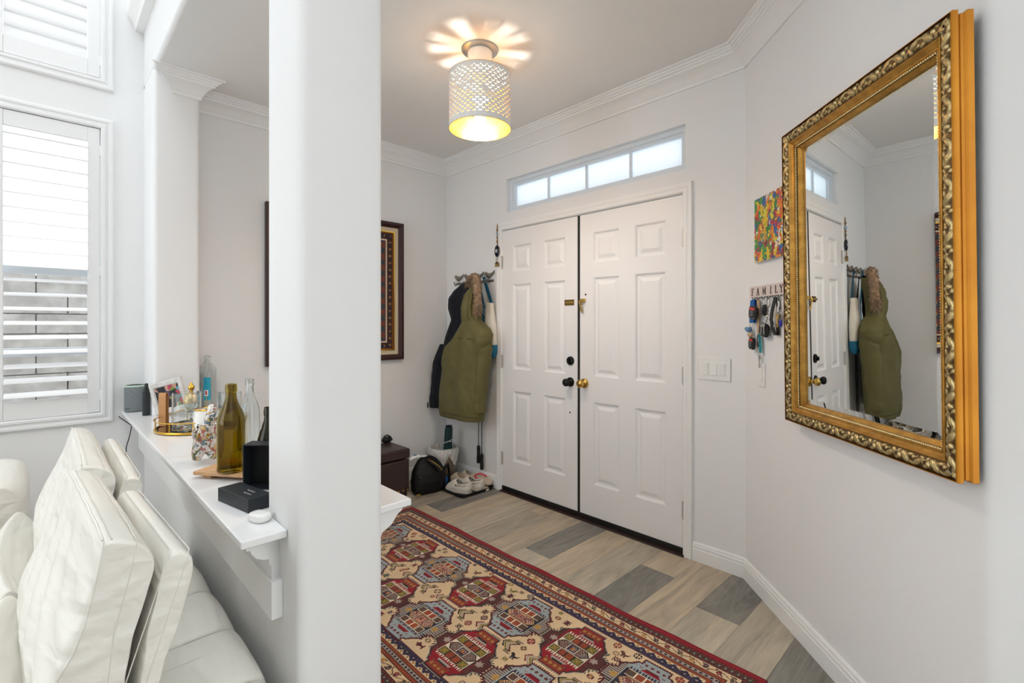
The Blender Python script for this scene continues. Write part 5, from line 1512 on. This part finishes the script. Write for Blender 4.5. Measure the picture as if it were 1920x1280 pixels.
# waste bin with liner and umbrella
M['liner'] = mat('white_bin_liner', (216, 214, 210), 0.35, bump=(60, 0.5, 0.004))
M['binsteel'] = mat('brushed_bin_steel', (176, 166, 152), 0.28, 1.0, bump=(160, 0.1), stretch=(1, 1, .05))
t = thing('waste_bin', 'small steel waste bin with white liner in the corner', 'waste bin', (-3.372, 2.452, 0))
o = obj('bin_wall', G().lathe([(.003, 0), (.088, 0), (.092, .004), (.118, .270), (.121, .274), (.117, .274), (.114, .268), (.088, .008), (.003, .008)], 40), 'binsteel', t); autosmooth(o, .5)
def liner(u, v):
    a = 2 * PI * u
    hang = .075 + .05 * abs(math.sin(2.5 * a + .6)) + .02 * math.sin(7 * a)
    if v < .35:
        s = v / .35; r = .112 - .012 * (1 - s); z = .20 + .079 * s
    else:
        s = (v - .35) / .65; r = .118 + .009 * math.sin(PI * min(1, s * 1.2)) + .004; z = .279 - hang * s
    n = mnoise.noise(Vector((math.cos(a) * 5, math.sin(a) * 5, z * 30)))
    r += .005 * n + .003 * math.sin(22 * a + 8 * v)
    return (r * math.cos(a), r * math.sin(a), z + .003 * n)
obj('liner', G().surf(liner, 120, 26), 'liner', t, smooth=True)
M['umbgreen'] = mat('dark_green_nylon', (14, 66, 62), 0.5, bump=(200, 0.2), var=(14, (20, 40, 48), 0.6))
t = thing('folded_umbrella', 'folded dark green umbrella standing in the waste bin', 'umbrella', (-3.345, 2.462, .010))
t.scale = (1.2, 1.2, 1)
def umb(u, v):
    a = 2 * PI * u; z = .45 * v
    r = (.034 - .009 * v) * (1 + .10 * math.sin(8 * a + 5 * v)) if v < .97 else .020
    return (r * math.cos(a) + .02 * v, r * math.sin(a) + .008 * v, .002 + z)
obj('canopy_roll', G().surf(umb, 48, 40), 'umbgreen', t, smooth=True)
obj('top_cap', G().lathe([(.003, .455), (.024, .452), (.024, .44), (.003, .44)], 20, c=(.02, .008)), 'black', t)
obj('tie_strap', G().tube([(.0225 + .033 * math.cos(a), .008 + .033 * math.sin(a), .33 + .018 * math.sin(a + .5)) for a in [2 * PI * k / 24 for k in range(24)]], .003, 6, closed=True), 'liner', t, smooth=True)
obj('tie_strap', G().tube([(.0225 + .034 * math.cos(a), .007 + .034 * math.sin(a), .30 + .025 * math.sin(a + 2.2)) for a in [2 * PI * k / 24 for k in range(24)]], .0022, 6, closed=True), 'liner', t, smooth=True)
obj('handle_core', G().tube([(.0, .0, .0), (.005, .002, .05)], .014, 10), 'black', t)

# boot tray and shoes
t = thing('boot_tray', 'black plastic boot tray holding shoes beside the door', 'tray', (-3.075, 2.432, 0))
bx0, bx1, by0, by1 = -.195, .195, -.165, .165
rings = []
for d, z in ((.012, 0), (.0, .004), (-.004, .024), (0, .026), (.004, .024), (.012, .006), (.02, .004)):
    rings.append([(x, y, z) for x, y in rrect(bx0 + d, bx1 - d, by0 + d, by1 - d, .035 - min(d, .02) * .5, 6)])
g = G().loft(rings, False)
nn = len(rings[0]); g.f.append(tuple(range(nn - 1, -1, -1))); g.f.append(tuple(range(len(g.v) - nn, len(g.v))))
o = obj('tray_shell', g, 'blackrub', t); autosmooth(o, .6)
M['clog'] = mat('white_foam_clog', (226, 218, 206), 0.6, bump=(120, 0.1))
M['cloggrey'] = mat('grey_insole', (112, 116, 116), 0.8, bump=(120, 0.2))
M['beigeshoe'] = mat('beige_knit', (204, 190, 170), 0.85, bump=(250, 0.4))
def shoe(name, label, loc, rz, L, W, m, sole='clog', lining='cloggrey', strap=True, group=None, tilt=0):
    """toe toward local -x"""
    t = thing(name, label, 'shoe', loc, rz, group)
    def half(u):     # outline half width
        return W / 2 * (.62 + .38 * math.sin(PI * min(1, (1 - u) * .95 + .12))) * (1 - max(0, (.12 - u) / .12) ** 2 * .55) * (1 - max(0, (u - .9) / .1) ** 2 * .35)
    N = 22; n = 20; rings = []
    def top(u): return .052 + .040 * sm(u, .05, .42) if u < .46 else .092 - .022 * sm(u, .46, .70) + .018 * sm(u, .82, 1)
    for i in range(N + 1):
        u = i / N; hw = half(u); h = top(u) * (.42 + .58 * sm(u, -.02, .12))
        ring = []
        for k in range(n):
            a = PI * k / (n - 1)
            cc, ss = math.cos(a), math.sin(a)
            ring.append((-L / 2 + L * u, hw * math.copysign(abs(cc) ** .7, cc), .018 + (h - .018) * ss ** .75))
        rings.append(ring)
    g = G()
    # cut the foot opening: skip faces on top between u .46 and .92
    vs = [p for r_ in rings for p in r_]
    fs = []
    for i in range(N):
        for k in range(n - 1):
            u = (i + .5) / N; a = (k + .5) / (n - 1)
            ell = ((u - .68) / .235) ** 2 + ((a - .5) / .26) ** 2
            if ell < 1: continue
            fs.append((i * n + k, i * n + k + 1, (i + 1) * n + k + 1, (i + 1) * n + k))
    fs.append(tuple(range(n))); fs.append(tuple(range(N * n + n - 1, N * n - 1, -1)))
    g.add(vs, fs)
    o = obj('upper', g, m, t, smooth=True, solid=.004)
    poly = [(-L / 2 + L * i / N, half(i / N) + .003) for i in range(N + 1)] + [(-L / 2 + L * i / N, -half(i / N) - .003) for i in range(N, -1, -1)]
    s = obj('sole', G().prism(poly, 'z', 0, .026), sole, t, bevel=.004)
    poly2 = [(-L / 2 + L * i / N, half(i / N) * .86) for i in range(3, N)] + [(-L / 2 + L * i / N, -half(i / N) * .86) for i in range(N - 1, 2, -1)]
    obj('insole', G().prism(poly2, 'z', .027, .031), lining, t)
    if strap:
        for sgn in (-1, 1):
            obj('strap_rivet', G().ball((L * .0, sgn * (W * .46), .060), .007, 10, 6), 'black', t, smooth=True)
        obj('heel_strap', G().tube([(L * .02, W * .47, .060), (L * .30, W * .46, .068), (L * .475, W * .22, .074), (L * .475, -W * .22, .074), (L * .30, -W * .46, .068), (L * .02, -W * .47, .060)], .007, 8), m, t, smooth=True)
    if tilt: t.rotation_euler[0] = tilt
    return t
TZ_ = .0045
shoe('foam_clog', 'white foam clog at the front edge of the boot tray', (-3.030, 2.348, TZ_), .36, .225, .088, 'clog')
shoe('foam_clog', 'white foam clog in the middle of the boot tray', (-3.012, 2.457, TZ_), .36, .225, .086, 'clog')
shoe('knit_shoe', 'beige knit shoe behind the clogs on the boot tray', (-3.168, 2.455, TZ_), .52, .185, .070, 'beigeshoe', 'clog', 'charmtan', False)
shoe('knit_shoe', 'beige knit shoe nearest the baseboard behind the clogs', (-3.165, 2.545, TZ_), .30, .18, .062, 'beigeshoe', 'clog', 'charmtan', False)
M['flopsole'] = mat('cream_foam_sole', (214, 200, 180), 0.8, bump=(200, 0.1))
M['pinkstrap'] = mat('hot_pink_strap', (226, 56, 92), 0.4, bump=(60, 0.05))
def flop(label, loc, rot):
    t = thing('flip_flop', label, 'sandal', loc)
    t.rotation_euler = rot
    L, N = .235, 24
    def hw(u): return .036 + .010 * math.sin(PI * (u * 1.15 + .1)) - .010 * sm(u, .75, 1) - .02 * max(0, (.08 - u) / .08) ** 2 - .02 * max(0, (u - .93) / .07) ** 2
    poly = [(-L / 2 + L * i / N, hw(i / N)) for i in range(N + 1)] + [(-L / 2 + L * i / N, -hw(i / N)) for i in range(N, -1, -1)]
    obj('sole', G().prism(poly, 'z', 0, .016), 'flopsole', t, bevel=.003)
    for s in (-1, 1):
        obj('thong_strap', G().tube([(-L * .30, 0, .017), (-L * .27, s * .004, .034), (-L * .12, s * .026, .044), (L * .06, s * .040, .030), (L * .12, s * .041, .014)], [.004, .004, .0065, .006, .005], 8), 'pinkstrap', t, smooth=True)
    return t
flop('pink strapped flip flop leaning on the baseboard at the boot tray', (-3.005, 2.563, .046), (math.radians(22), math.radians(3), .12))
flop('pink strapped flip flop lying flat near the tray edge', (-2.985, 2.516, TZ_ + .001), (0, 0, .05))
# ================================================================== RUG
RX0, RX1, RY0, RY1 = -3.000, -.622, .862, 1.905
CS = .0034
NXR, NYR = int((RX1 - RX0) / CS), int((RY1 - RY0) / CS)
xe_ = np.linspace(RX0, RX1, NXR + 1); ye_ = np.linspace(RY0, RY1, NYR + 1)
xc, yc_ = (xe_[:-1] + xe_[1:]) / 2, (ye_[:-1] + ye_[1:]) / 2
RXX, RYY = np.meshgrid(xc, yc_, indexing='ij')
K = {n: lin(c) for n, c in dict(red=(148, 22, 34), dred=(112, 22, 32), cream=(222, 192, 152), maroon=(84, 30, 36), navy=(44, 40, 58), purple=(64, 46, 74), orange=(160, 76, 36), rust=(138, 58, 38), olive=(122, 110, 44), blue=(156, 165, 166), grey=(170, 152, 140),
     black=(38, 32, 32), white=(226, 210, 186), green=(76, 82, 66), pink=(196, 130, 110), gold=(186, 140, 70), brown=(98, 62, 48)).items()}
RC = np.empty(RXX.shape + (3,)); RC[:] = K['cream']
rs = np.random.RandomState(5)
# --- borders by distance from the edge
dx = np.minimum(RXX - RX0, RX1 - RXX); dy = np.minimum(RYY - RY0, RY1 - RYY)
dB = np.minimum(dx, dy); sB = np.where(dy <= dx, RXX, RYY)
def paint(mask, c): RC[mask] = K[c]
def band(a, b): return (dB >= a) & (dB < b)
paint(band(0, .026), 'dred'); paint(band(.004, .020), 'red')
paint(band(.026, .062), 'rust')
ph = (sB / .024) % 1
paint(band(.026, .0345) & (((sB / .012) % 1) < .5), 'maroon'); paint(band(.0535, .062) & (((sB / .012 + .5) % 1) < .5), 'maroon')
rr2 = np.hypot((ph - .5) * .024, dB - .044)
paint(band(.034, .054), 'maroon'); paint((rr2 < .0098), 'green'); paint((rr2 < .0066), 'black'); paint(rr2 < .0038, 'grey')
# vine stripe
paint(band(.062, .105), 'cream'); paint(band(.062, .0655) | band(.1015, .105), 'black')
vw = .0835 + .0085 * np.sin(sB * 2 * np.pi / .105)
paint(band(.0655, .1015) & (np.abs(dB - vw) < .0022), 'brown')
cyc = np.floor(sB / .0525).astype(int); fs_ = (sB / .0525) % 1
fr = np.hypot((fs_ - .5) * .0525, (dB - .0835 - .004 * np.where(cyc % 2, 1, -1)))
for q, cc in enumerate(('navy', 'dred', 'green', 'gold')):
    paint((fr < .0105) & (cyc % 4 == q), cc)
paint((fr < .004), 'pink')
lf = np.hypot(((sB / .02625) % 1 - .5) * .02625, dB - .0835 - .013 * np.where((np.floor(sB / .02625).astype(int)) % 2, 1, -1))
paint((lf < .0038), 'black')
paint(band(.105, .120), 'rust'); paint(band(.1065, .1185) & ((((sB + dB) / .010) % 1) < .45), 'orange'); paint(band(.119, .1215), 'black')
paint(band(.1215, .141), 'grey')
paint(band(.1245, .138) & (np.hypot(((sB / .0205) % 1 - .5) * .0205, (dB - .1312) * .8) < .0058), 'navy')
paint(band(.1405, .1425), 'black'); paint(band(.1425, .156), 'orange'); paint(band(.1435, .155) & ((((sB - dB) / .010) % 1) < .45), 'rust'); paint(band(.155, .157), 'brown')
# flower scallop
paint(band(.157, .200), 'cream')
sc = (sB / .046) % 1
edge = .176 - .012 * np.abs(np.sin(sc * np.pi)) - .004 * (np.abs(sc - .5) < .16)
paint((dB >= edge) & (dB < .1965), 'purple')
f4 = np.hypot((sc - .5) * .046, dB - .180)
paint((f4 < .0155) & (dB < .1965), 'navy')
ang = np.arctan2(dB - .180, (sc - .5) * .046)
paint((f4 < .0125) & (np.cos(ang * 4) > .2) & (dB < .196), 'purple'); paint(f4 < .0040, 'grey')
gr = np.hypot(((sc + .5) % 1 - .5) * .046, dB - .1655); paint(gr < .0052, 'gold'); paint(gr < .0028, 'black')
speck = rs.rand(*RXX.shape)
paint((dB >= .178) & (dB < .1965) & (speck < .10), 'green')
paint(band(.1965, .2000), 'maroon')
# --- medallions
def medallion(cx, cy, kind):
    A, B = RXX - cx, RYY - cy
    near = (np.abs(A) < .19) & (np.abs(B) < .19)
    a, b = A[near], B[near]; out = RC[near].copy()
    aa, bb = np.abs(a), np.abs(b)
    def octo(p, q, w, h, c): return (p < w) & (q < h) & (p / w + q / h < 2 - c)
    def shape(d):
        return ((aa < .052 + d) & (bb < .147 + d)) | octo(aa, bb, .082 + d, .122 + d, .22) | octo(aa, bb, .108 + d, .094 + d, .22) | octo(aa, bb, .140 + d, .062 + d, .55)
    teeth_y = (bb > .147) & (bb < .160) & (aa < .056) & (((a / .0105) % 1) < .5)
    fan_d = np.hypot(aa - .085, b * 1.0); th = np.arctan2(b, aa - .085)
    teeth_x = shape(.017) & (aa > .088) & (bb < .080) & (((th / .21) % 1) < .55)
    R = kind == 'red'
    out[teeth_y] = K['black'] if R else K['maroon']
    out[teeth_x] = K['green'] if R else K['maroon']
    out[shape(.0075)] = K['grey'] if R else K['maroon']
    out[shape(.0045)] = K['black'] if R else K['maroon']
    body = shape(0)
    out[body] = K['red'] if R else K['blue']
    # speckle flowers in the body
    fl = np.hypot((a % .030) - .015, (b % .030) - .015)
    out[body & (fl < .0058)] = K['maroon'] if R else K['dred']
    out[body & (fl < .0024)] = K['grey'] if R else K['white']
    # fans at both X ends
    fan = body & (aa > .088)
    out[fan] = K['maroon'] if R else K['grey']
    out[fan & (((b / .0105 + .25) % 1) < .38)] = K['brown'] if R else K['black']
    star = np.hypot(aa - .102, b) < .0145 + .0045 * np.cos(6 * np.arctan2(b, aa - .102))
    out[star & body] = K['grey'] if R else K['gold']
    # panels at both Y ends
    pan = (aa < .047) & (bb > .108) & (bb < .143)
    out[pan] = K['rust'] if R else K['blue']
    out[pan & (np.hypot((a % .024) - .012, bb - .126) < .007)] = K['gold'] if R else K['dred']
    out[pan & (np.hypot((a % .024) - .012, bb - .126) < .003)] = K['red'] if R else K['green']
    arch = (bb > .088) & (bb < .106) & (aa < .040 - (bb - .088) * .9)
    out[arch] = K['grey'] if R else K['red']
    out[(bb > .097) & (bb < .106) & (aa < .026)] = K['black'] if R else K['dred']
    # central box with combs
    comb = (aa < .080) & (bb >= .066) & (bb < .082) & (((a / .0125) % 1) < .35 + (.082 - bb) * 22)
    out[comb] = K['white'] if R else K['navy']
    box = (aa < .082) & (bb < .068)
    out[box] = K['white'] if R else K['navy']
    out[(np.abs(aa - .082) < .002) & (bb < .068)] = K['black']
    for s in (-1, 1):
        for ax_, w_, c_ in ((-.057, .0165, 'olive'), (-.018, .0150, 'rust'), (.018, .0150, 'rust'), (.057, .0165, 'olive')):
            m0 = (np.abs(a - ax_) < w_ + .003) & (np.abs(b - s * .047) < .0185)
            m1 = (np.abs(a - ax_) < w_) & (np.abs(b - s * .047) < .0155)
            out[m0] = K['black'] if R else K['white']
            out[m1] = K[c_ if R else ('brown' if c_ == 'olive' else 'orange')]
            if c_ == 'rust':
                out[m1 & ((((a + b) / .007) % 1) < .4)] = K['orange' if R else 'rust']
            else:
                out[m1 & (np.abs(np.abs(a - ax_) - np.abs(b - s * .047)) < .0018)] = K['gold' if R else 'green']
    hexa = (bb < .0255) & (aa + bb * .9 < .080)
    out[hexa] = K['black'] if R else K['gold']
    h2 = (bb < .0225) & (aa + bb * .9 < .074)
    out[h2] = K['green'] if R else K['maroon']
    out[h2 & (((aa * 1.0 + bb) / .011 % 1) < .35)] = K['grey'] if R else K['pink']
    out[h2 & (((aa - bb) / .013 % 1) < .2)] = K['red'] if R else K['white']
    sq = np.maximum(aa / 1.15, bb)
    out[sq < .0205] = K['white'] if R else K['black']; out[sq < .0175] = K['navy'] if R else K['pink']; out[sq < .0105] = K['grey'] if R else K['black']; out[sq < .0085] = K['rust'] if R else K['pink']; out[sq < .004] = K['gold'] if R else K['black']
    RC[near] = out
kinds = ['blue', 'red']
for i, cx in enumerate([-2.712, -2.414, -2.118, -1.824, -1.527, -1.230, -.935]):
    medallion(cx, 1.535, kinds[i % 2])
for i, cx in enumerate([-2.712, -2.414, -2.118, -1.824, -1.527, -1.230, -.935]):
    medallion(cx, 1.205, kinds[(i + 0) % 2 if False else (1 - i) % 2 * 0 + (i % 2)] if False else kinds[i % 2 ^ 1])
# --- small motifs drawn as 7x7-ish stitch charts
CH = {
 'dog': ["..#......", "###....#.", "..##..##.", "...#####.", "....####.", "....#.#.#", "....#.#.#", "...#..#.#"],
 'bird': ["......##.", "#....####", "##..####.", ".######..", "..#####..", "...#.#...", "..##.##.."],
 'rose': ["..###..", ".#o#o#.", "##o#o##", "#oo*oo#", "##o#o##", ".#o#o#.", "..###.."],
 'star': ["#.#.#", ".###.", "##.##", ".###.", "#.#.#"],
 'fish': ["..##....#", ".#####.##", "#########", ".#####.##", "..##....#"],
 'bug': ["#.#.#.#", ".#####.", "..###..", "#######", "..###..", ".#####.", "#.#.#.#"],
 'oct': [".###.", "#o*o#", "#*o*#", "#o*o#", ".###."],
}
occ = np.abs(RC - K['cream']).sum(-1) > 1e-6          # where something is drawn already
def stamp(name, cx, cy, c1, c2='grey', c3='gold', flip=False, sc=.0051):
    ch = CH[name]; h, w = len(ch), max(len(r_) for r_ in ch)
    for j, row in enumerate(ch):
        for i, q in enumerate(row):
            if q == '.': continue
            ii = (w - 1 - i) if flip else i
            x, y = cx + (ii - w / 2 + .5) * sc, cy - (j - h / 2 + .5) * sc
            m = (np.abs(RXX - x) <= sc / 2) & (np.abs(RYY - y) <= sc / 2) & ~occ & (dB > .2)
            RC[m] = K[{'#': c1, 'o': c2, '*': c3}[q]]
def near_clear(x, y, r):
    m = (np.abs(RXX - x) < r) & (np.abs(RYY - y) < r)
    return m.any() and not (occ[m]).any() and dB[m].min() > .2
def chevron(cx, cy, s, cols):
    A, B = RXX - cx, (RYY - cy)
    for i, c in enumerate(cols):
        d = s * A - np.abs(B) * .95 + i * .0125 - .012
        m = (np.abs(d) < .0046) & (np.abs(B) < .030 - .002 * i) & ~occ
        RC[m] = K[c]
        m = (np.abs(np.abs(B) - .030 - .0042 * (3 - i)) < .0020) & (s * A > .012) & (s * A < .052 - .006 * i) & ~occ
        RC[m] = K[c]
mid = 1.37
for i in range(8):
    cx = -2.86 + .2975 * i
    chevron(cx - .066, mid, 1, ('maroon', 'grey', 'olive', 'black'))
    chevron(cx + .060, mid, 1, ('black', 'olive', 'grey', 'dred'))
occ = np.abs(RC - K['cream']).sum(-1) > 1e-6
mr = random.Random(9)
names = ['dog', 'bird', 'rose', 'fish', 'star', 'bug', 'oct', 'dog', 'rose']
cl = ['brown', 'maroon', 'green', 'rust', 'black', 'olive', 'dred', 'purple']
for tries in range(4200):
    x, y = mr.uniform(RX0 + .2, RX1 - .2), mr.uniform(RY0 + .2, RY1 - .2)
    nm = mr.choice(names)
    r_ = {'star': .013, 'oct': .014, 'rose': .019, 'bug': .019}.get(nm, .0235)
    if near_clear(x, y, r_):
        stamp(nm, x, y, mr.choice(cl), mr.choice(['grey', 'pink', 'cream']), 'gold', mr.random() < .5)
        occ = np.abs(RC - K['cream']).sum(-1) > 1e-6
# slight abrash
ab = 1 + .10 * (rs.rand(*RXX.shape) - .5) + .05 * np.sin(RXX * 23)
RC = np.clip(RC * ab[..., None], 0, 1)
def wav(x, y):
    d = min(y - RY0, RY1 - y)
    k = max(0, 1 - d / .30)
    return y + k * (.0035 * math.sin(x * 7.3 + 1) + .0025 * math.sin(x * 17))
rug = thing('persian_rug', 'red bordered persian runner with red and blue medallions on the foyer floor', 'rug', (0, 0, 0))
g = G()
rz = lambda x, y: .0075 + .0012 * math.sin(x * 9 + y * 4) * math.sin(y * 11)
g.v = [(x, wav(x, y), rz(x, y)) for x in xe_ for y in ye_]
g.f = [(i * (NYR + 1) + j, (i + 1) * (NYR + 1) + j, (i + 1) * (NYR + 1) + j + 1, i * (NYR + 1) + j + 1) for i in range(NXR) for j in range(NYR)]
me = bpy.data.meshes.new('pile'); me.from_pydata(g.v, [], g.f); me.materials.append(M['weave'])
po = bpy.data.objects.new('pile', me); C.objects.link(po); po.parent = rug
set_weave(po, RC)
M['rugedge'] = mat('red_rug_selvedge', (128, 22, 32), 0.9, bump=(300, 0.4))
for nm, y in (('far', RY1), ('near', RY0)):
    pts = [(x, wav(x, y), .0042) for x in np.linspace(RX0, RX1, 90)]
    obj('selvedge', G().tube(pts, .0042, 8), 'rugedge', rug, smooth=True)
obj('backing', G().box(RX0 + .002, RX1 - .002, RY0 + .008, RY1 - .008, .0008, .004), 'rugedge', rug)
M['fringe'] = mat('cream_cotton_fringe', (206, 182, 144), 0.9, bump=(300, 0.3))
fr_ = random.Random(2)
for xx, sgn in ((RX0, -1), (RX1, 1)):
    g = G()
    for k in range(120):
        y = RY0 + .006 + (RY1 - RY0 - .012) * k / 119
        l = fr_.uniform(.02, .038) if sgn > 0 else fr_.uniform(.03, .06); b = fr_.uniform(-.012, .012)
        g.tube([(xx - sgn * .003, y, .005), (xx + sgn * l * .5, y + b * .4, .0035), (xx + sgn * l, y + b, .0022)], .0014, 4)
    o = obj('fringe', g, 'fringe', rug); o['kind'] = 'stuff'
